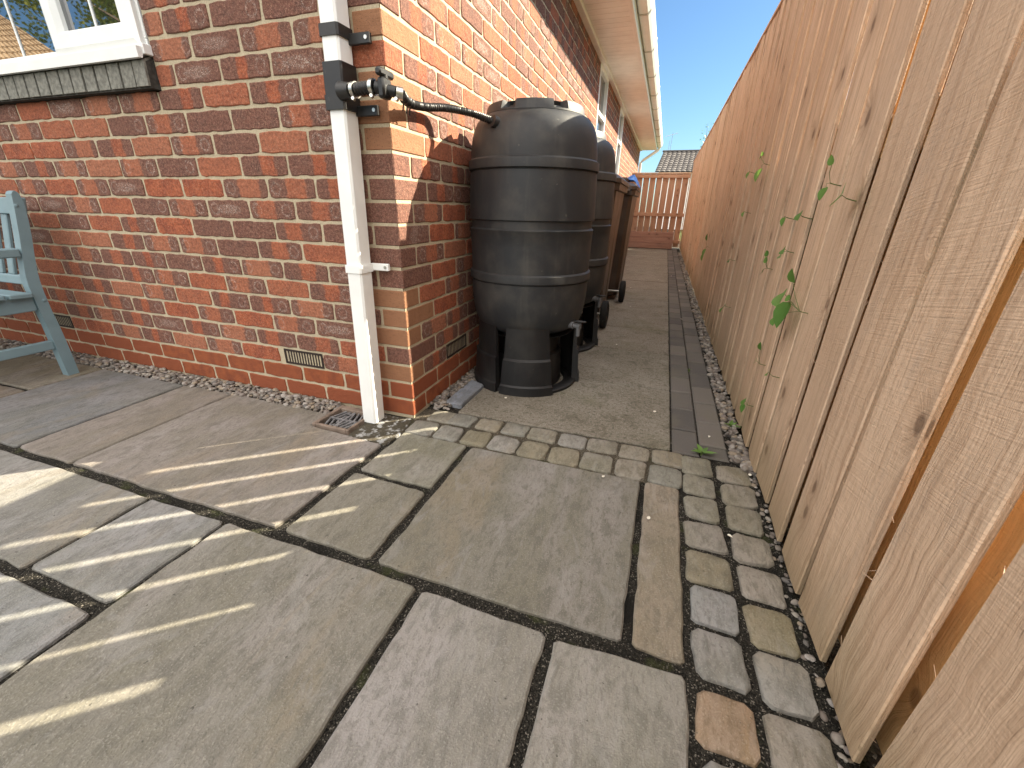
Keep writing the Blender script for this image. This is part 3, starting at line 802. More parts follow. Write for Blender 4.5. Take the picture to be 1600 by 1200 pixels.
def frame(mb, x0, x1, z0, z1, wd, y0, y1, slope=.018):
    """mitred frame with a bevelled inner face"""
    O_ = [(x0, z0), (x1, z0), (x1, z1), (x0, z1)]; A = inset(O_, .020); I_ = inset(O_, wd)
    n = 4
    P = [(p[0], y1, p[1]) for p in O_] + [(p[0], y0 + slope * .5, p[1]) for p in O_] + [(p[0], y0, p[1]) for p in A] + [(p[0], y0, p[1]) for p in inset(O_, wd - .014)] + [(p[0], y0 + slope, p[1]) for p in I_] + [(p[0], y1, p[1]) for p in I_]
    F = []
    for k_ in range(5):
        for i in range(4): F.append((k_ * n + i, k_ * n + (i + 1) % n, (k_ + 1) * n + (i + 1) % n, (k_ + 1) * n + i))
    mb.add(P, F)
frame(m_, -1.482, -.998, 1.328, 2.235, .076, -.026, .05)
m_.build('sash', m_upvc, win)
m_ = MB(); m_.box(-2.38, -1.505, .030, .036, 1.352, 2.25); m_.build('pane', m_glass, win)
m_ = MB(); m_.box(-1.410, -1.070, .006, .012, 1.400, 2.165); m_.build('pane', m_glass, win)
for x in (-1.775, -2.07):
    m_ = MB(); m_.box(x - .004, x + .004, .026, .031, 1.352, 2.25); m_.build('glazing_bar', m_upvc, win)
m_ = MB(); m_.box(-1.244, -1.236, .002, .007, 1.404, 2.16); m_.build('glazing_bar', m_upvc, win)

# side windows
for (a, c) in win_side:
    wm = MB()
    wm.box(-.06, .006, a + .004, a + .056, 1.085, 2.245, ch=.003); wm.box(-.06, .006, c - .056, c - .004, 1.085, 2.245, ch=.003)
    wm.box(-.06, .006, a + .056, c - .056, 1.085, 1.14, ch=.003); wm.box(-.06, .006, a + .056, c - .056, 2.19, 2.245, ch=.003)
    wm.box(-.055, .010, a + .056, c - .056, 1.78, 1.825, ch=.003)
    wm = wm.build('window', m_upvc, house)
    m_ = MB(); m_.box(-.05, .045, a - .03, c + .03, 1.045, 1.083, ch=.004); m_.build('sill', m_upvc, wm)
    m_ = MB(); m_.box(-.04, -.03, a + .056, c - .056, 1.14, 2.19); m_.build('pane', m_glass, wm)

# eaves
ZS = 2.252
m_ = MB(); y = -.02
while y < 11.4:
    m_.box(.052, .392, y + .0015, y + .0985, ZS, ZS + .008, ch=.0015); y += .1
m_.box(.052, .392, -.02, 11.4, ZS + .0075, ZS + .012, m=1)
m_.box(-.005, .050, -.02, 11.4, ZS - .022, ZS + .010, ch=.004)         # vent strip along the wall
m_.box(.372, .396, -.02, 11.4, ZS - .007, ZS - .0005)
m_.build('soffit', [m_upvc_y, m_grey_trim], house)
m_ = MB(); m_.box(.397, .414, -.06, 11.42, ZS - .012, ZS + .175, ch=.003); m_.build('fascia', m_upvc, house)
gut = MB()
prof = [(.418, 2.405), (.418, 2.318), (.432, 2.300), (.500, 2.300), (.520, 2.325), (.527, 2.362), (.534, 2.405), (.530, 2.405), (.523, 2.366), (.498, 2.305), (.434, 2.305), (.422, 2.320), (.422, 2.405)]
P = [(p[0], -.08, p[1]) for p in prof] + [(p[0], 11.45, p[1]) for p in prof]; n = len(prof)
gut.add(P, [(i, (i + 1) % n, n + (i + 1) % n, n + i) for i in range(n)])
gut = gut.build('gutter', m_upvc, house)
y = .35; k = 0
while y < 11.4:
    m_ = MB()
    wd = .05 if k % 4 == 2 else .022
    pr = [(.414, 2.41), (.414, 2.312), (.430, 2.294), (.502, 2.294), (.526, 2.322), (.541, 2.412), (.534, 2.412), (.520, 2.326), (.500, 2.299), (.432, 2.299), (.420, 2.316), (.420, 2.41)]
    P = [(p[0], y, p[1]) for p in pr] + [(p[0], y + wd, p[1]) for p in pr]; n = len(pr)
    m_.add(P, [(i, (i + 1) % n, n + (i + 1) % n, n + i) for i in range(n)] + [list(range(n)), list(range(n, 2 * n))])
    m_.build('bracket', m_grey_trim, gut)
    y += .92; k += 1
m_ = MB()
m_.tube([(.47, 11.38, 2.30), (.44, 11.38, 2.24), (.10, 11.40, 2.02), (.045, 11.40, 1.96), (.045, 11.40, 0)], .034, 10); m_.build('downpipe', m_upvc, gut)
m_ = MB()                                                              # pitched roof
rx, rz = -4.0, 4.25
m_.add([(.50, -.10, 2.43), (.50, 11.5, 2.43), (rx, 11.5, rz), (rx, -.10, rz), (-8.5, 11.5, 2.43), (-8.5, -.10, 2.43), (.50, -.10, 2.40), (.50, 11.5, 2.40)],
       [(0, 1, 2, 3), (3, 2, 4, 5), (6, 7, 1, 0)])
m_.add([(0, .02, TOP), (-8, .02, TOP), (rx, .02, rz - .03)], [(0, 1, 2)]); m_.add([(0, 11.3, TOP), (-8, 11.3, TOP), (rx, 11.3, rz - .03)], [(0, 1, 2)])
m_.build('roof', m_tiles, house)

# ================================================================== DRAINPIPE on the front wall
dp = thing('drainpipe', 'white square drainpipe down the corner of the brick wall', 'drainpipe', (-.14, -.08, 0))
def pipe_y(z): return -.108 + .036 * min(1.0, z / 1.3)
m_ = MB()
def seg(mb, z0, z1, g=0.0, mi=0, ch=.006, w_=.0305, dpt=.066, xo=-.1425):
    P = []
    for z in (z0, z1):
        yf = pipe_y(z) - g; yb = pipe_y(z) + dpt + g; x0, x1 = xo - w_ - g, xo + w_ + g
        # pipe drifts a little sideways with height
        dx = .006 * z
        P += [(x + dx, y, z) for (x, y) in ((x0 + ch, yf), (x1 - ch, yf), (x1, yf + ch), (x1, yb - ch), (x1 - ch, yb), (x0 + ch, yb), (x0, yb - ch), (x0, yf + ch))]
    F = [(i, (i + 1) % 8, 8 + (i + 1) % 8, 8 + i) for i in range(8)] + [list(range(8)), list(range(8, 16))]
    mb.add(P, F, mi)
z = 0.0
while z < 2.6: seg(m_, z, z + .1); z += .1
m_.build('pipe', m_upvc, dp)
def clip_(z0, h, g, mat_, reach, tz):
    mb = MB(); seg(mb, z0, z0 + h, g)
    x0 = -.1425 + .0305
    mb.box(x0 - .002, reach, -.026, -.012, z0 + tz, z0 + tz + h * .95, ch=.002)
    mb.box(x0 - .001, x0 + .005, -.07, -.016, z0 + tz * .5, z0 + h * .97)
    o = mb.build('clip', mat_, dp)
    s_ = MB(); s_.tube([(reach - .012, -.023, z0 + tz + h * .5), (reach - .012, -.0285, z0 + tz + h * .5)], .0055, 12); s_.build('screw', m_steel, o)
clip_(.590, .026, .0045, m_upvc, -.040, .004)
clip_(1.268, .030, .0045, m_blackp, -.030, -.012)
m_ = MB(); seg(m_, 1.118, 1.206, .005, ch=.005); seg(m_, 1.112, 1.121, .0075, ch=.005); m_.build('diverter', m_blackp, dp)
clip_(1.082, .030, .0075, m_blackp, -.025, -.010)

# ---- filler hose with valve from the diverter to the first butt
hs = thing('filler_hose', 'black corrugated hose with valve from drainpipe to first water butt', 'hose', (-.1, -.08, 1.12))
def spline(pts, n):
    pts = [Vector(p) for p in pts]; out = []
    for i in range(len(pts) - 1):
        p0 = pts[max(i - 1, 0)]; p1 = pts[i]; p2 = pts[i + 1]; p3 = pts[min(i + 2, len(pts) - 1)]
        for j in range(n):
            t_ = j / n
            out.append(0.5 * ((2 * p1) + (p2 - p0) * t_ + (2 * p0 - 5 * p1 + 4 * p2 - p3) * t_ ** 2 + (3 * p1 - p0 - 3 * p2 + p3) * t_ ** 3))
    out.append(pts[-1]); return out
def corr(mb, pts, r, pitch, n):
    ps = spline(pts, n); L = 0; rs = [r]
    for i in range(1, len(ps)):
        L += (ps[i] - ps[i - 1]).length; rs.append(r * (1 + .11 * math.sin(2 * math.pi * L / pitch)))
    mb.tube(ps, rs, 14)
m_ = MB()
corr(m_, [(-.060, -.084, 1.128), (-.03, -.086, 1.130), (.018, -.086, 1.131)], .0165, .011, 40)
m_.build('connector', m_blackp, hs)
m_ = MB()
m_.tube([(-.108, -.080, 1.128), (-.070, -.084, 1.128)], [.026, .020], 14); m_.build('spout', m_blackp, hs)
for p, q, r in [((-.062, -.084, 1.128), (-.050, -.085, 1.128), .0215), ((.004, -.086, 1.131), (.016, -.086, 1.131), .0215), ((.074, -.066, 1.119), (.090, -.056, 1.116), .017)]:
    c_ = MB(); c_.tube([p, q], r, 18); c_.tube([(p[0] + .005, p[1] - .006, p[2] - r - .004), (p[0] + .008, p[1] - .018, p[2] - r - .002)], .005, 8); c_.build('hose_clamp', m_steel, hs)
m_ = MB()
m_.tube([(.018, -.086, 1.131), (.075, -.068, 1.119)], [.017, .015], 14)
m_.box(.034, .058, -.104, -.060, 1.100, 1.152, ch=.006)
v_ = m_.build('valve', m_blackp, hs)
m_ = MB(); m_.box(.036, .056, -.112, -.040, 1.154, 1.174, ch=.005); m_.tube([(.046, -.080, 1.150), (.046, -.080, 1.160)], .011, 12); m_.build('handle', m_blackp, v_)
m_ = MB()
corr(m_, [(.084, -.054, 1.117), (.068, -.015, 1.115), (.044, .055, 1.116), (.036, .165, 1.127), (.058, .285, 1.145), (.115, .368, 1.142), (.180, .384, 1.122), (.212, .382, 1.110)], .0125, .0075, 44)
m_.build('hose', m_blackp, hs)
for p in ((.066, -.012, 1.115), (.055, .026, 1.115), (.043, .062, 1.117)):
    m_ = MB(); m_.lathe([(.0150, -.004), (.0158, 0), (.0150, .004)], 14, 0, 0)
    for i in range(14 * 3): m_.v[-1 - i] = (m_.v[-1 - i][0] + p[0], m_.v[-1 - i][2] + p[1], m_.v[-1 - i][1] + p[2])
    m_.tube([(p[0] - .004, p[1], p[2] - .014), (p[0] - .012, p[1] + .008, p[2] - .030)], .0024, 6)
    m_.build('cable_tie', m_blackp, hs)
m_ = MB(); m_.tube([(.205, .372, 1.114), (.222, .396, 1.106)], [.021, .023], 18); m_.build('butt_fitting', m_blackp, hs)

# ================================================================== WATER BUTTS
def butt_prof(s=1):
    return [(.0, .270), (.12, .270), (.170, .272), (.200, .279), (.226, .294), (.246, .318), (.258, .345), (.2665, .390), (.2715, .440), (.2740, .5095), (.2690, .511), (.2690, .514), (.2800, .5165), (.2815, .518),
            (.2815, .546), (.2810, .548), (.2725, .5545), (.2735, .600), (.2750, .660), (.2775, .724), (.2790, .726), (.2790, .7275), (.2705, .734), (.2700, .7625), (.2785, .7655), (.2800, .767), (.2785, .830), (.2765, .890), (.2735, .9490),
            (.2680, .9505), (.2680, .9540), (.2790, .9565), (.2805, .958), (.2805, .988), (.2800, .990), (.2700, .9970), (.2685, 1.030), (.2640, 1.070), (.2550, 1.105), (.2420, 1.130), (.2250, 1.148), (.2080, 1.156), (.198, 1.157)]
bx, by = .301, .618
bt = thing('water_butt', 'dark plastic water butt nearest the house corner with hose fitted', 'water butt', (bx, by, .27), 'dark water butts on black stands')
m_ = MB(); m_.lathe(butt_prof(), 96, bx, by); m_.build('barrel', m_butt, bt)
# lid with grip notches in its rim
m_ = MB(); n = 120
rings = []
def lid_ring(r0, z0, notch):
    out = []
    for i in range(n):
        a = 2 * math.pi * i / n; ad = math.degrees(a) % 360
        r, z_ = r0, z0
        if notch:
            for c_ in (255, 255 - 60 + 120, 15, 75, 135, 195):
                d = abs((ad - c_ + 180) % 360 - 180)
                if d < 6.5: r -= .024 * notch; z_ -= .016 * notch
        out.append((bx + r * math.cos(a), by + r * math.sin(a), z_))
    return out
P = []
for (r0, z0, nt_) in [(.2035, 1.152, 0), (.2065, 1.158, 0), (.2050, 1.164, 0), (.2000, 1.184, 1), (.1950, 1.192, 1), (.1850, 1.1945, 1), (.170, 1.191, 0), (.160, 1.180, 0), (.080, 1.182, 0), (.004, 1.183, 0)]:
    P += lid_ring(r0, z0, nt_)
F = []
for k_ in range(9):
    for i in range(n): F.append((k_ * n + i, k_ * n + (i + 1) % n, (k_ + 1) * n + (i + 1) % n, (k_ + 1) * n + i))
m_.add(P, F, 0, (1, 1, 1), None, True)
m_.build('lid', m_butt, bt)
m_ = MB()
tz = .322; ta = rad(-22); d = Vector((math.cos(ta), math.sin(ta), 0)); p0 = Vector((bx, by, tz)) + d * .236
m_.tube([p0, p0 + d * .03], .016, 14); m_.tube([p0 + d * .028, p0 + d * .065], .011, 12)
m_.tube([p0 + d * .055 + Z * .012, p0 + d * .055 - Z * .045], [.011, .009], 12)
tp = m_.build('tap', m_tap, bt)
m_ = MB(); m_.tube([p0 + d * .055 + Z * .010, p0 + d * .055 + Z * .022], .008, 10); m_.box(p0.x + .03, p0.x + .085, p0.y - .030, p0.y - .020, tz + .020, tz + .028, ch=.002); m_.build('lever', m_blackp, tp)
st = thing('butt_stand', 'black plastic stand under the nearest water butt', 'stand', (bx, by, 0), 'black water butt stands')
m_ = MB()
m_.lathe([(.254, .0), (.254, .014), (.248, .018), (.20, .018), (.19, .0)], 64, bx, by)
m_.lathe([(.0, .268), (.225, .268), (.232, .274)], 64, bx, by)
m_.lathe([(.175, .0), (.170, .16), (.150, .17), (.150, .270)], 40, bx, by)
m_.build('base_ring', m_stand, st)
for ad_ in (-74, -134, 31, 140):
    ac = rad(ad_); m_ = MB()
    tw, bw = rad(23), rad(28)
    prof = [(.2380, .325), (.2440, .322), (.2480, .175), (.2580, .166), (.2640, .050), (.2710, .042), (.2730, .0), (.2350, .0), (.2300, .15), (.2280, .325)]
    nn = 14; P = []
    for (r0, z0) in prof:
        hw = bw + (tw - bw) * z0 / .325
        for i in range(nn + 1):
            a = ac - hw + 2 * hw * i / nn; P.append((bx + r0 * math.cos(a), by + r0 * math.sin(a), z0))
    F = []
    q = len(prof)
    for j in range(q):
        j2 = (j + 1) % q
        for i in range(nn): F.append((j * (nn + 1) + i, j * (nn + 1) + i + 1, j2 * (nn + 1) + i + 1, j2 * (nn + 1) + i))
    F.append([j * (nn + 1) for j in range(q)]); F.append([j * (nn + 1) + nn for j in range(q)][::-1])
    m_.add(P, F)
    m_.build('leg', m_stand, st)
dup(bt, (bx + .004, 1.275, .27), 'dark plastic water butt standing behind the first one by the bins')
dup(st, (bx + .004, 1.275, 0), 'black plastic stand under the farther water butt')

# ================================================================== WHEELIE BINS
def make_bin():
    y0 = 1.74
    t_ = thing('wheelie_bin', 'brown wheelie bin right behind the second water butt', 'bin', (.30, y0, 0), 'brown wheelie bins along the wall')
    x0, x1 = .045, .545
    m_ = MB()
    # tapered body: back (-y) upright, front (+y) leaning out
    def ring(z, ins, yb, yf, c=.03):
        a, e = x0 + ins, x1 - ins
        return [(a + c, yb, z), (e - c, yb, z), (e, yb + c, z), (e, yf - c, z), (e - c, yf, z), (a + c, yf, z), (a, yf - c, z), (a, yb + c, z)]
    rs = [ring(.05, .055, y0 + .06, y0 + .50), ring(.10, .045, y0 + .055, y0 + .53), ring(.60, .025, y0 + .03, y0 + .62), ring(.93, .008, y0 + .02, y0 + .67), ring(.935, -.012, y0 + .0, y0 + .695), ring(.975, -.014, y0 + .0, y0 + .70), ring(.975, .02, y0 + .03, y0 + .66), ring(.5, .05, y0 + .06, y0 + .58)]
    P = [p for r in rs for p in r]; F = [(list(range(8)))[::-1]]
    for k_ in range(len(rs) - 1):
        for i in range(8): F.append((k_ * 8 + i, k_ * 8 + (i + 1) % 8, (k_ + 1) * 8 + (i + 1) % 8, (k_ + 1) * 8 + i))
    m_.add(P, F)
    # ribs down the visible side and the wheel arch block
    m_.box(x1 - .050, x1 - .012, y0 + .10, y0 + .15, .12, .93, ch=.004, xf=lambda p: Vector((p.x - (.93 - p.z) * .035, p.y, p.z)))
    m_.box(x1 - .050, x1 - .012, y0 + .36, y0 + .41, .12, .93, ch=.004, xf=lambda p: Vector((p.x - (.93 - p.z) * .035, p.y, p.z)))
    m_.build('body', m_bin, t_)
    m_ = MB()
    L = [ring(.978, -.022, y0 - .02, y0 + .715, .04), ring(1.005, -.020, y0 - .018, y0 + .712, .04), ring(1.035, .02, y0 + .03, y0 + .66, .05), ring(1.045, .10, y0 + .10, y0 + .58, .05)]
    P = [p for r in L for p in r]; F = [list(range(8)), list(range(24, 32))]
    for k_ in range(3):
        for i in range(8): F.append((k_ * 8 + i, k_ * 8 + (i + 1) % 8, (k_ + 1) * 8 + (i + 1) % 8, (k_ + 1) * 8 + i))
    m_.add(P, F); m_.box(x0 + .30, x1 - .06, y0 + .01, y0 + .20, 1.03, 1.075, ch=.012); m_.build('lid', m_bin, t_)
    m_ = MB(); m_.tube([(x0 + .03, y0 - .05, .965), (x1 - .03, y0 - .05, .965)], .014, 12)
    for x in (x0 + .07, .295, x1 - .07): m_.box(x - .012, x + .012, y0 - .05, y0 + .01, .945, .985, ch=.003)
    m_.build('handle', m_bin, t_)
    m_ = MB(); m_.tube([(x0 - .01, y0 + .02, .1), (x1 + .012, y0 + .02, .1)], .010, 10); m_.build('axle', m_steel, t_)
    for xs_ in (x0 - .002, x1 + .002):
        w_ = MB(); sx = 1 if xs_ > .3 else -1
        prof = [(.018, -.022), (.030, -.022), (.060, -.014), (.082, -.024), (.097, -.020), (.100, -.010), (.100, .010), (.097, .020), (.082, .024), (.060, .014), (.030, .022), (.018, .022)]
        w_.lathe(prof, 40, 0, 0)
        w_.v = [(xs_ + p[2], y0 + .02 + p[0], .100 + p[1]) for p in w_.v]
        w_.build('wheel', m_rubber, t_)
    return t_
bin1 = make_bin()
dup(bin1, (.335, 2.76, 0), 'brown wheelie bin farther along the wall with blue cloth on its lid')
m_ = MB()
pts = []
for i in range(9):
    for j in range(7):
        x = .45 + .17 * i / 8; y = 2.86 + .20 * j / 6
        z_ = 1.042 - max(0, (x - .565)) * 1.1 + .055 * math.exp(-((x - .55) ** 2 + (y - 2.95) ** 2) / .0035) + .012 * mnoise.noise(Vector((x * 30, y * 30, 2)))
        pts.append((x, y, z_ + .012))
F = [(i * 7 + j, i * 7 + j + 1, (i + 1) * 7 + j + 1, (i + 1) * 7 + j) for i in range(8) for j in range(6)]
m_.add(pts, F, 0, (1, 1, 1), None, True); m_.add([(p[0], p[1], p[2] - .004) for p in pts], F, 0, (1, 1, 1), None, True)
tag(m_.build('cloth', m_blue, origin=(.53, 2.95, 1.04)), 'crumpled blue cloth lying on the farther brown bin lid', 'cloth')

# ================================================================== BENCH
be = thing('garden_bench', 'pale blue slatted garden bench against the brick wall', 'bench', (-2.45, -.4, 0))
XE, XL = -1.83, -3.10
Lp = [(-.226, 0), (-.227, .158), (-.227, .26), (-.230, .346), (-.232, .441), (-.227, .491), (-.211, .573), (-.192, .662), (-.173, .764), (-.165, .815)]
Rp = [(-.135, .812), (-.134, .785), (-.142, .719), (-.153, .652), (-.169, .575), (-.182, .500), (-.187, .457), (-.189, .404), (-.188, .31), (-.184, .249), (-.182, .168), (-.182, 0)]
top = [(-.163, .829), (-.156, .839), (-.148, .842), (-.141, .836), (-.137, .826)]
for x1 in (XE, XL + .045):
    m_ = MB(); m_.prism(Lp + top + Rp, x1 - .045, x1, axis='x', ch=0); m_.build('rear_leg', m_bench, be)
    m_ = MB(); m_.box(x1 - .045, x1, -.700, -.655, 0, .575, ch=.003); m_.build('front_leg', m_bench, be)
    m_ = MB(); m_.box(x1 - .050, x1 + .002, -.73, -.212, .568, .606, ch=.005); m_.build('armrest', m_bench, be)
    m_ = MB(); m_.box(x1 - .040, x1 - .006, -.655, -.232, .330, .398, ch=.003); m_.build('seat_rail', m_bench, be)
    m_ = MB(); m_.box(x1 - .036, x1 - .008, -.655, -.227, .140, .182, ch=.003); m_.build('stretcher', m_bench, be)
for i in range(5):
    y1 = -.238 - i * .091
    m_ = MB(); m_.box(XL - .02, XE + .022, y1 - .078, y1, .400, .421, ch=.004, xf=lambda p: Vector((p.x, p.y, p.z + (p.y + .45) * -.03)))
    m_.build('seat_slat', m_bench, be)
def lean(p):   # backrest leans towards the wall with height
    return Vector((p.x, p.y + (p.z - .44) * .22, p.z))
m_ = MB(); m_.box(XL + .045, XE - .045, -.212, -.182, .745, .815, ch=.004, xf=lean); m_.build('top_rail', m_bench, be)
m_ = MB(); m_.box(XL + .045, XE - .045, -.214, -.184, .440, .480, ch=.004, xf=lean); m_.build('lower_rail', m_bench, be)
x = XE - .075
while x > XL + .08:
    m_ = MB(); m_.box(x - .045, x, -.205, -.190, .480, .745, ch=.003, xf=lean); m_.build('back_slat', m_bench, be); x -= .092
for (y, z) in ((-.162, .782), (-.200, .372)):
    m_ = MB(); m_.lathe([(.0, .004), (.005, .0035), (.008, .001), (.008, 0)], 16); m_.v = [(XE + p[2], y + p[0], z + p[1]) for p in m_.v]; m_.build('bolt', m_bench, be)

# ================================================================== DRAIN GULLY, LOOSE BLOCK
g = thing('drain_gully', 'square drain gully with grey grate beside the drainpipe foot', 'drain', (-.25, -.13, 0))
m_ = MB()
gx0, gx1, gy0, gy1 = -.338, -.165, -.208, -.030
for (a, c, e, f) in ((gx0, gx0 + .018, gy0, gy1), (gx1 - .012, gx1, gy0, gy1), (gx0 + .018, gx1 - .012, gy0, gy0 + .014), (gx0 + .018, gx1 - .012, gy1 - .030, gy1)):
    m_.box(a, c, e, f, -.03, .012, ch=.003)
m_.box(gx0 + .018, gx1 - .012, gy0 + .014, gy1 - .030, -.0345, -.026, m=1)
m_.build('hopper', [m_gully, m_dark], g)
m_ = MB(); ax, bx_, ay, by_ = gx0 + .019, gx1 - .013, gy0 + .015, gy1 - .031
m_.box(ax, bx_, (ay + by_) / 2 - .004, (ay + by_) / 2 + .004, -.004, .004)
m_.box((ax + bx_) / 2 - .004, (ax + bx_) / 2 + .004, ay, by_, -.0045, .0035)
for i in range(7):
    x = ax + .006 + (bx_ - ax - .012) * i / 6
    for sg in (1, -1):
        yc = (ay + by_) / 2; sk = .03 if x < (ax + bx_) / 2 else -.03
        P = []
        for (dx, yv) in ((0, yc + sg * .004), (sk * .7, (by_ if sg > 0 else ay))):
            for q in (-.0038, .0038):
                for z_ in (-.005, .003): P.append((min(max(x + dx + q, ax), bx_), yv, z_))
        m_.add(P, [(0, 1, 3, 2), (4, 6, 7, 5), (0, 4, 5, 1), (2, 3, 7, 6), (0, 2, 6, 4), (1, 5, 7, 3)])
m_.build('grate', m_grate, g)
m_ = MB(); m_.prism(rough_poly([(.062, .160), (.143, .150), (.150, .400), (.066, .440)], .03, .003, 91, .008), -.025, .014, tint=(.27, .30, .36), ch=.004)
tag(m_.build('loose_block', m_stone, origin=(.1, .29, 0)), 'blue grey stone block lying in gravel by the side wall', 'stone block')

# ================================================================== SIDE FENCE (hit and miss boards)
fence = thing('timber_fence', 'tall pale softwood fence of vertical boards along the path', 'fence', (1.30, 3.6, 0))
FX = 1.280; FT = 1.797
def board(mb, x0, x1, y0, y1, z0, z1, rr, seg_=7, amp=.0018):
    tn = (rr.random(), rr.random(), rr.random()); P = []; uv = []
    bow = rr.uniform(-.004, .004); tw = rr.uniform(-.004, .004); ch = .0022; ln = rr.uniform(-.0015, .0015)
    prof = [(x0, y0 + ch), (x0, y1 - ch), (x0 + ch, y1), (x1 - ch, y1), (x1, y1 - ch), (x1, y0 + ch), (x1 - ch, y0), (x0 + ch, y0)]
    cup = rr.uniform(-.0045, .0035); yaw_ = rr.uniform(-.035, .05)
    prof = [(x0, y0 + ch)] + [(x0 + cup * (1 - (2 * q - 1) ** 2), y0 + (y1 - y0) * q) for q in (.25, .5, .75)] + prof[1:]
    n = len(prof); ym = (y0 + y1) / 2
    for j in range(seg_ + 1):
        s_ = j / seg_; z = z0 + (z1 - z0) * s_
        dx = bow * math.sin(math.pi * s_); dy = ln * (s_ - .5) * 2; tws = tw * (s_ - .5)
        e0, e1 = rr.uniform(-amp, amp), rr.uniform(-amp, amp)
        for (x, y) in prof:
            yy_ = y + (e0 if y < ym - .01 else (e1 if y > ym + .01 else 0)) + dy
            P.append((x + dx + tws * (y - ym) / .06 + yaw_ * (y - ym), yy_, z)); uv.append((y - y0 + (.02 if abs(x - x1) < ch else 0) + (x - x0), z))
    F = [(j * n + i, j * n + (i + 1) % n, (j + 1) * n + (i + 1) % n, (j + 1) * n + i) for j in range(seg_) for i in range(n)]
    F += [list(range(n))[::-1], [seg_ * n + i for i in range(n)]]
    mb.add(P, F, 0, tn, uv)
PITCH = .1692; GAP0 = -.648
kmin, kmax = -10, 61
bays = {}
for k_ in range(kmin, kmax): bays.setdefault((k_ - kmin) // 11, []).append(k_)
fr = random.Random(21)
for bi, ks in bays.items():
    fm = MB(); bm_ = MB()
    for k_ in ks:
        gw = lambda q: .036 if q in (0, -1) else .019 if q in (4, 5) else (.027 if q < 11 else .020)
        gc = GAP0 + PITCH * k_; g0 = gc - gw(k_) / 2        # start of the gap at the near side of this board
        lo, hi = gc + gw(k_) / 2, gc + PITCH - gw(k_ + 1) / 2
        far = k_ > 9
        board(fm, FX, FX + .012, lo + fr.uniform(-.0015, .0015), hi + fr.uniform(-.0015, .0015), .012, FT, fr, 7 if not far else 3)
        # back boards: shifted so that the low sun slips through the nearer gaps only
        g1 = g0 + (-.025 if k_ in (-1, 0, 1) else (.027 if k_ <= 10 else .075))
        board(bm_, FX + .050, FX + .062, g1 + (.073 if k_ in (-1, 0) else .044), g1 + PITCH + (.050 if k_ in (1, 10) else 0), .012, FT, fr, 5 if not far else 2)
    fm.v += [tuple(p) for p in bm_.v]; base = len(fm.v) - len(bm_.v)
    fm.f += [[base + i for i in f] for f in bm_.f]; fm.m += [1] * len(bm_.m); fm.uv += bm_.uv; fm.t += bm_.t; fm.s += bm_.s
    fm.build('board_panel', [m_fence, m_fresh_glow], fence)
ya, yb = GAP0 + PITCH * kmin, GAP0 + PITCH * kmax
for (z0, z1) in ((.925, 1.005), (1.680, 1.760)):
    m_ = MB(); m_.box(FX + .0125, FX + .0495, ya, yb, z0, z1, tint=(R.random(), R.random(), 0), uvax=(2, 1)); m_.build('rail', m_fresh_glow, fence)
m_ = MB(); m_.box(FX - .008, FX + .070, ya, yb, FT + .001, FT + .019, ch=.003, tint=(.3, .1, 0), uvax=(0, 1)); m_.build('capping', m_fence, fence)
for i in range(5):
    m_ = MB(); y = -1.2 + 2.4 * i; m_.box(FX + .066, FX + .150, y, y + .09, -.02, FT, ch=.003, tint=(R.random(), .5, 0), uvax=(1, 2)); m_.build('post', m_fence, fence)
m_ = MB(); m_.box(FX - .024, FX - .003, 5.50, 5.545, .0, .95, ch=.003, tint=(.2, 0, 0), uvax=(1, 2)); m_.build('batten', m_fence, fence)
# loose splinters on the sawn edges of the nearer boards
m_ = MB()
for k_ in range(-4, 6):
    for _ in range(16):
        y = GAP0 + PITCH * k_ + (-.016 if R.random() < .7 else .016); z = R.uniform(.05, 1.6); x = FX + R.uniform(0, .011)
        L_ = R.uniform(.006, .022); dirn = Vector((R.uniform(-.3, .2), (1 if y < GAP0 + PITCH * k_ else -1) * R.uniform(.3, 1), R.uniform(-.9, .9))).normalized()
        m_.tube([(x, y, z), Vector((x, y, z)) + dirn * L_], [.0006, .0003], 4, tint=(.5, .2, 0), cap=False)
m_.build('splinters', m_fence, fence)['kind'] = 'stuff'

# ================================================================== END FENCE AND PLANTER
ef = thing('end_fence', 'reddish timber fence with rails closing the end of the path', 'fence', (.6, 9.75, 0))
m_ = MB(); x = -.16; er = random.Random(4)
while x < 1.26:
    wd = .125 + er.uniform(-.004, .004); tn = (er.random(), er.random(), 0); x1 = min(x + wd, 1.274)
    m_.box(x, x1, 9.772, 9.786, .02, 1.585, ch=.002, tint=tn, uvax=(0, 2), xf=lambda p, a=er.uniform(-.006, .006): Vector((p.x + a * (p.z - .8), p.y, p.z)))
    x += wd + .017 + er.uniform(-.003, .006)
m_.build('board_panel', m_cedar, ef)
for (z0, z1, e) in ((1.50, 1.575, 0), (.690, .765, 0), (.10, .17, 0)):
    m_ = MB(); m_.box(.0, 1.272, 9.730, 9.770, z0, z1, ch=.003, tint=(R.random(), .3, 0), uvax=(2, 0)); m_.build('rail', m_cedar, ef)
m_ = MB(); m_.box(-.02, 1.276, 9.722, 9.80, 1.587, 1.612, ch=.003, tint=(.1, 0, 0), uvax=(1, 0)); m_.build('capping', m_fence, ef)
m_ = MB(); m_.box(-.075, .0, 9.735, 9.80, 0, 1.60, ch=.003, tint=(.7, .9, 0), uvax=(0, 2)); m_.build('post', m_cedar, ef)
pl = thing('timber_planter', 'low pinkish timber planter box at the end of the path', 'planter', (.6, 9.4, 0))
m_ = MB()
for i in range(3):
    m_.box(.03, 1.10, 9.262, 9.285, .012 + .121 * i, .012 + .121 * i + .117, ch=.003, tint=(R.random(), R.random() * .6, 0), uvax=(2, 0))
m_.build('front_board', m_plank, pl)
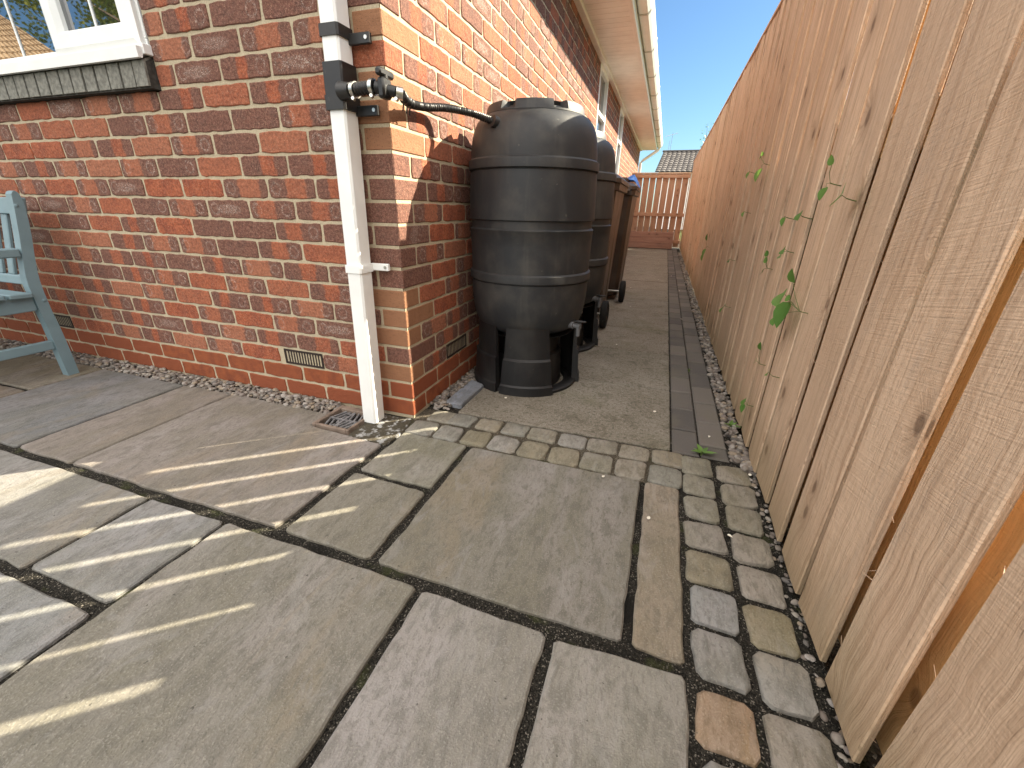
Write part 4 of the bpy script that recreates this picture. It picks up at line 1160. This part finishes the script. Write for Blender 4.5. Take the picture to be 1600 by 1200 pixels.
for x0 in (.032, 1.076):
    m_ = MB(); m_.box(x0, x0 + .022, 9.286, 9.66, .012, .372, ch=.003, tint=(R.random(), .3, 0), uvax=(2, 1)); m_.build('side_board', m_plank, pl)
m_ = MB(); m_.box(.055, 1.075, 9.287, 9.66, .012, .33); m_.build('soil', m_soil, pl)

# ================================================================== PLANTS
def leaf(mb, c, d, nrm, L, wd, tn, fold=.25, mi=0):
    """heart / ovate leaf with a folded midrib"""
    d = d.normalized(); s_ = d.cross(nrm).normalized(); u_ = s_.cross(d)
    prof = [(0, .0), (.02, .26), (.18, .47), (.42, .50), (.68, .36), (.88, .15), (1.0, 0)]
    P = [c + d * (L * a) - u_ * (.10 * L * a * a) for (a, _) in prof]; n = len(prof)
    for sg in (1, -1): P += [c + d * (L * a) + s_ * (sg * wd * h) + u_ * (fold * wd * h) - u_ * (.10 * L * a * a) for (a, h) in prof]
    F = []
    for i in range(n - 1): F.append((i, i + 1, n + i + 1, n + i)); F.append((i, i + 1, 2 * n + i + 1, 2 * n + i))
    mb.add(P, F, mi, tn, None, True)
def sprig(y, z, leaves, label, x=1.268):
    """a vine tip poking through a gap; leaves = list of (dy, dz, length, angle in degrees)"""
    st_ = MB(); base = Vector((1.31, y + .015, z - .01)); tip = Vector((x - .012, y, z))
    ends = [Vector((x - .018 - .004 * i, y + dy, z + dz)) for i, (dy, dz, _, _) in enumerate(leaves)]
    st_.tube(spline([base, Vector((x + .004, y + .004, z - .004)), tip], 4), 0.0012, 6)
    for e in ends: st_.tube([tip, (tip + e) / 2 + Vector((-.004, 0, .004)), e], 0.0007, 5, cap=False)
    o = st_.build('vine_sprig', m_stem, origin=base)
    tag(o, label, 'vine', 'vine sprigs poking through the side fence')
    for e, (dy, dz, L, an) in zip(ends, leaves):
        m_ = MB(); a = rad(an); L *= 1.0 if L > .055 else .82
        leaf(m_, e, Vector((-.25 + R.uniform(-.2, .1), math.cos(a), math.sin(a))), Vector((-.9, -.35, .30)), L, L * .82 if L < .06 else L * .75, (R.random(), 0, 0))
        m_.build('leaf', m_leaf, o)
S = [
 (1.01, 1.015, [(.0, -.02, .060, 250), (.05, .03, .030, 170), (-.02, .03, .025, 60)], 'dark green vine sprig highest on the side fence'),
 (1.34, 1.005, [(.0, .0, .040, 260)], 'single vine leaf high on the fence beyond the highest sprig'),
 (.030, .885, [(.0, -.01, .042, 250), (-.01, .04, .030, 80)], 'pale green vine sprig with two leaves near a fence board edge'),
 (-.115, .846, [(.02, .005, .075, 175)], 'long narrow vine leaf lying level across a fence board'),
 (.375, .800, [(.0, .0, .036, 255)], 'small round vine leaf left of a folded leaf on the fence'),
 (.200, .805, [(.0, .01, .044, 215)], 'folded vine leaf drooping at a fence gap'),
 (.255, .702, [(.03, .004, .042, 200), (.03, -.014, .036, 190)], 'vine sprig with two narrow leaves side by side'),
 (1.24, .815, [(.0, .0, .034, 240)], 'tiny vine leaf on the farther fence boards'),
 (2.88, .528, [(.0, -.02, .07, 260), (.0, .05, .06, 100), (.05, -.07, .06, 250)], 'dark vine clump farthest down the side fence'),
 (1.37, .566, [(.0, .0, .04, 200), (.03, -.01, .03, 160)], 'faint vine sprig low on the farther boards'),
 (.47, .625, [(.03, -.02, .038, 180), (-.015, .02, .03, 60), (-.03, .045, .03, 50)], 'vine sprig with dark round leaf and curling tip'),
 (-.02, .568, [(.175, .02, .075, 205), (.085, .008, .080, 250), (.075, .065, .050, 100), (.05, .02, .03, 20), (.12, -.045, .045, 215)], 'largest vine sprig with broad heart shaped green leaves'),
 (.23, .33, [(.03, .0, .035, 170), (.0, .05, .035, 95)], 'vine sprig low on the fence with pointed leaves up'),
 (.055, .35, [(.03, .0, .030, 185)], 'yellow green vine leaf low on the nearer boards'),
 (1.17, .34, [(.02, .0, .05, 190), (.06, -.02, .045, 215)], 'pale vine sprig low beside the far gravel'),
 (.245, .165, [(.03, .01, .045, 200), (.0, .0, .04, 250)], 'dark vine leaf lowest on the fence near the gravel'),
]
for a in S: sprig(*a)
# weeds
def weed(px_, py_, n, L, label, z=.0):
    o = None; m_ = MB(); m_.tube([(px_, py_, z - .01), (px_, py_, z + .012)], [.004, .003], 8)
    o = m_.build('weed', m_stem, origin=(px_, py_, z)); tag(o, label, 'weed', 'weeds in the path edging')
    for i in range(n):
        a = 2 * math.pi * i / n + R.uniform(-.3, .3); l_ = L * R.uniform(.7, 1.1); q = MB()
        d = Vector((math.cos(a), math.sin(a), R.uniform(.25, .75)))
        leaf(q, Vector((px_, py_, z + .006)), d, Vector((0, 0, 1)), l_, l_ * .34, (R.random(), 0, 0), .2)
        q.build('leaf', m_weed, o)
weed(1.122, .118, 7, .048, 'green rosette weed between the dark block pavers')
weed(1.252, .385, 9, .038, 'small weed in the gravel by the fence foot')
weed(1.118, 1.02, 4, .020, 'tiny weed in the joint between block pavers')
# fallen petals
pet = [(.687, 2.573), (.801, -.160), (.949, .400), (.950, -.318), (1.159, .263), (.690, 1.339), (1.120, 2.249), (1.136, 3.642), (1.157, -.306), (.30, .30), (.62, 3.6), (.45, 5.2), (.8, 5.9), (.52, 6.6), (.74, 7.0), (.9, 4.4), (1.05, 4.8), (.86, 6.3), (1.262, .02)]
for (x, y) in pet:
    m_ = MB(); a = R.uniform(0, 6.28); sz = R.uniform(.009, .014)
    leaf(m_, Vector((x, y, .006)), Vector((math.cos(a), math.sin(a), .05)), Vector((0, 0, 1)), sz * 1.5, sz * .9, (1, 1, 1), .3)
    tag(m_.build('petal', m_petal, origin=(x, y, .004)), 'small white petal fallen on the paving', 'petal', 'white petals scattered on the paving')

def canopy(mb, c, r, n, size, seed, sq=(1, 1, 1), clumps=26):
    rr = random.Random(seed); cl = []
    for _ in range(clumps):
        v = Vector((rr.gauss(0, 1), rr.gauss(0, 1), rr.gauss(0, 1))).normalized() * (rr.random() ** .5)
        cl.append((Vector((v.x * sq[0], v.y * sq[1], v.z * sq[2])) * r, rr.uniform(.18, .36) * r, rr.random()))
    for _ in range(n):
        o_, cr_, tn = rr.choice(cl)
        v = Vector((rr.gauss(0, 1), rr.gauss(0, 1), rr.gauss(0, 1))).normalized() * (cr_ * rr.random() ** .4)
        p = Vector(c) + o_ + v; d = Vector((rr.uniform(-1, 1), rr.uniform(-1, 1), rr.uniform(-.8, .6))).normalized()
        s_ = d.orthogonal().normalized() * size * rr.uniform(.3, .5); d = d * size * rr.uniform(.7, 1.3)
        mb.add([p, p + d * .5 + s_, p + d, p + d * .5 - s_], [(0, 1, 2, 3)], 0, (min(1, max(0, tn + rr.uniform(-.25, .25))), 0, 0))
def tree(name, label, base, h, r, n, size, seed, mat_=None, sq=(1, 1, .8)):
    t_ = thing(name, label, 'tree', base); m_ = MB(); rr = random.Random(seed); B = Vector(base)
    m_.tube([B, B + Vector((.1, 0, h * .3)), B + Vector((.0, .1, h * .65)), B + Vector((.05, .05, h * .95))], [.03 * h, .024 * h, .014 * h, .004 * h], 10)
    for i in range(14):
        z = h * rr.uniform(.3, .85); a = rr.uniform(0, 6.28); p = B + Vector((0, .05, z)); L_ = r * rr.uniform(.6, 1.0)
        q = p + Vector((math.cos(a) * L_, math.sin(a) * L_, L_ * rr.uniform(.1, .8)))
        m_.tube([p, (p + q) / 2 + Vector((0, 0, .1 * r)), q], [.009 * h, .006 * h, .002 * h], 6)
    m_.build('trunk', m_bark, t_)
    c_ = MB(); canopy(c_, (B.x, B.y, B.z + h - r * sq[2]), r, n, size, seed, sq); c_.build('crown', mat_ or m_tree, t_)
    return t_
# hedge on the neighbour's side, seen only through the gaps in the fence
hb = thing('hedge', 'leafy climber growing behind the tall side fence', 'hedge', (1.8, 2, 0))
m_ = MB(); hr = random.Random(12)
for _ in range(46000):
    x = hr.uniform(1.46, 1.86); s_ = hr.uniform(-1.1, 1.9); y = s_ + (x - 1.285) * .77
    zl = .10 if s_ < -.74 else (.34 if s_ < -.56 else .99 + .07 * mnoise.noise(Vector((s_ * 6, 0, 4))))
    z = (zl + (x - 1.285) * .873) * hr.random() ** .8 - .02; p = Vector((x, y, z)); d = Vector((hr.uniform(-1, 1), hr.uniform(-1, 1), hr.uniform(-1, .2))).normalized() * .075
    s_ = d.orthogonal().normalized() * .034
    m_.add([p, p + d * .5 + s_, p + d, p + d * .5 - s_], [(0, 1, 2, 3)], 0, (hr.random(), 0, 0))
m_.build('crown', m_hedge, hb)
# twiggy sapling over the far end of the fence
sp_ = thing('sapling', 'thin leafy sapling showing above the far fence top', 'sapling', (1.62, 9.6, 0))
m_ = MB(); c_ = MB(); hr = random.Random(3)
for i in range(16):
    a = Vector((1.62, 9.6, 0)); e = a + Vector((hr.uniform(-.28, .45), hr.uniform(-1.2, .7), hr.uniform(2.0, 2.75)))
    mid = (a + e) / 2 + Vector((hr.uniform(-.1, .1), hr.uniform(-.2, .2), .25)); ps = spline([a, mid, e], 8)
    m_.tube(ps, [.012 - .0013 * j * .5 for j in range(len(ps))], 5)
    for _ in range(16):
        p = ps[hr.randrange(len(ps) - 7, len(ps))] + Vector((hr.gauss(0, .05), hr.gauss(0, .05), hr.gauss(0, .05))); d = Vector((hr.uniform(-1, 1), hr.uniform(-1, 1), hr.uniform(-.5, .8))).normalized() * .05
        s_ = d.orthogonal().normalized() * .014; c_.add([p, p + d * .5 + s_, p + d, p + d * .5 - s_], [(0, 1, 2, 3)], 0, (hr.random(), 0, 0))
m_.build('trunk', m_bark, sp_); c_.build('crown', m_leaf, sp_)

# ================================================================== NEIGHBOURING HOUSES
def tiled_roof(mb, p00, p10, p01, p11, nu, nv, rr, lift=.05):
    """profiled tiles on a quad: p00-p10 along the eave, p01-p11 along the ridge"""
    p00, p10, p01, p11 = map(Vector, (p00, p10, p01, p11))
    nr = (p10 - p00).cross(p01 - p00).normalized()
    if nr.z < 0: nr = -nr
    def at(u, v): return p00.lerp(p10, u).lerp(p01.lerp(p11, u), v)
    for j in range(nv):
        v0, v1 = j / nv, (j + 1) / nv
        for i in range(nu):
            u0, u1 = i / nu, (i + 1) / nu; P = []
            for k_ in range(6):
                f = k_ / 5; hgt = lift * (math.sin(math.pi * f) ** .8) * .8
                u = u0 + (u1 - u0) * f
                P.append(at(u, v0) + nr * (hgt + lift * .5)); P.append(at(u, v1) + nr * hgt)
            c0 = rr.random()
            F = [(2 * k_, 2 * k_ + 2, 2 * k_ + 3, 2 * k_ + 1) for k_ in range(5)]
            mb.add(P, F, 0, (c0, c0, c0))
            mb.add([at(u0 + (u1 - u0) * k_ / 5, v0) + nr * (lift * ((math.sin(math.pi * k_ / 5) ** .8) * .8 + .5)) for k_ in range(6)] + [at(u0, v0), at(u1, v0)], [(6, 0, 1, 2, 3, 4, 5, 7)], 0, (0, 0, 0))
nh = thing('tiled_house', 'distant house roof of dark tiles beyond the end fence', 'house', (3.5, 25, 0))
m_ = MB(); tiled_roof(m_, (.10, 21.0, 2.44), (8.0, 21.0, 2.44), (.30, 23.4, 3.50), (8.0, 23.4, 3.50), 36, 11, random.Random(5), .045)
m_.add([(.30, 23.4, 3.50), (8, 23.4, 3.50), (8, 25.8, 2.44), (.1, 25.8, 2.44)], [(0, 1, 2, 3)])
m_.box(.25, 8.0, 23.32, 23.48, 3.50, 3.58, ch=.02); m_.build('roof', m_tiles, nh)
m_ = MB(); m_.box(.35, 7.8, 21.3, 25.5, 0, 2.42); m_.add([(.35, 21.3, 2.42), (.35, 25.5, 2.42), (.35, 23.4, 3.42)], [(0, 1, 2)]); m_.build('wall', m_upvc_y, nh)
m_ = MB(); m_.tube([(.50, 23.4, 3.5), (.52, 23.4, 4.0)], .012, 6); m_.build('aerial', m_steel, nh)
ae = MB(); ae.tube([(.55, 24.9, 2.9), (.60, 24.9, 4.55)], .014, 6); ae.tube([(.25, 24.9, 4.38), (.85, 24.9, 4.52)], .010, 6); ae.build('aerial', m_steel, nh)
nb = thing('neighbour_house', 'tan tiled house behind the viewer seen only in window reflection', 'house', (-19, -13, 0))
m_ = MB(); tiled_roof(m_, (-30, -4.0, 2.6), (-11.8, -7.5, 2.6), (-26.0, -9.0, 6.2), (-20.0, -9.0, 6.2), 62, 20, random.Random(6), .06); m_.build('roof', m_tan, nb)
m_ = MB(); m_.add([(-29.5, -4.3, 0), (-12.3, -7.7, 0), (-12.3, -7.7, 2.6), (-29.5, -4.3, 2.6), (-14, -14, 0), (-32, -12, 0), (-14, -14, 2.6), (-32, -12, 2.6)], [(0, 1, 2, 3), (1, 4, 6, 2), (4, 5, 7, 6), (5, 0, 3, 7)]); m_.build('wall', m_gully, nb)
tree('garden_tree', 'olive green tree left of the tan roofed house', (-20.5, -14.5, 0), 10.5, 3.4, 5200, .15, 31)
tree('garden_tree', 'tall loose tree behind the patio seen in the window', (-16.0, -12.5, 0), 9.5, 2.7, 4000, .13, 32)
tree('garden_tree', 'broad light green tree beyond the tan roof', (-26.0, -16.5, 0), 11.5, 4.0, 5200, .17, 33)
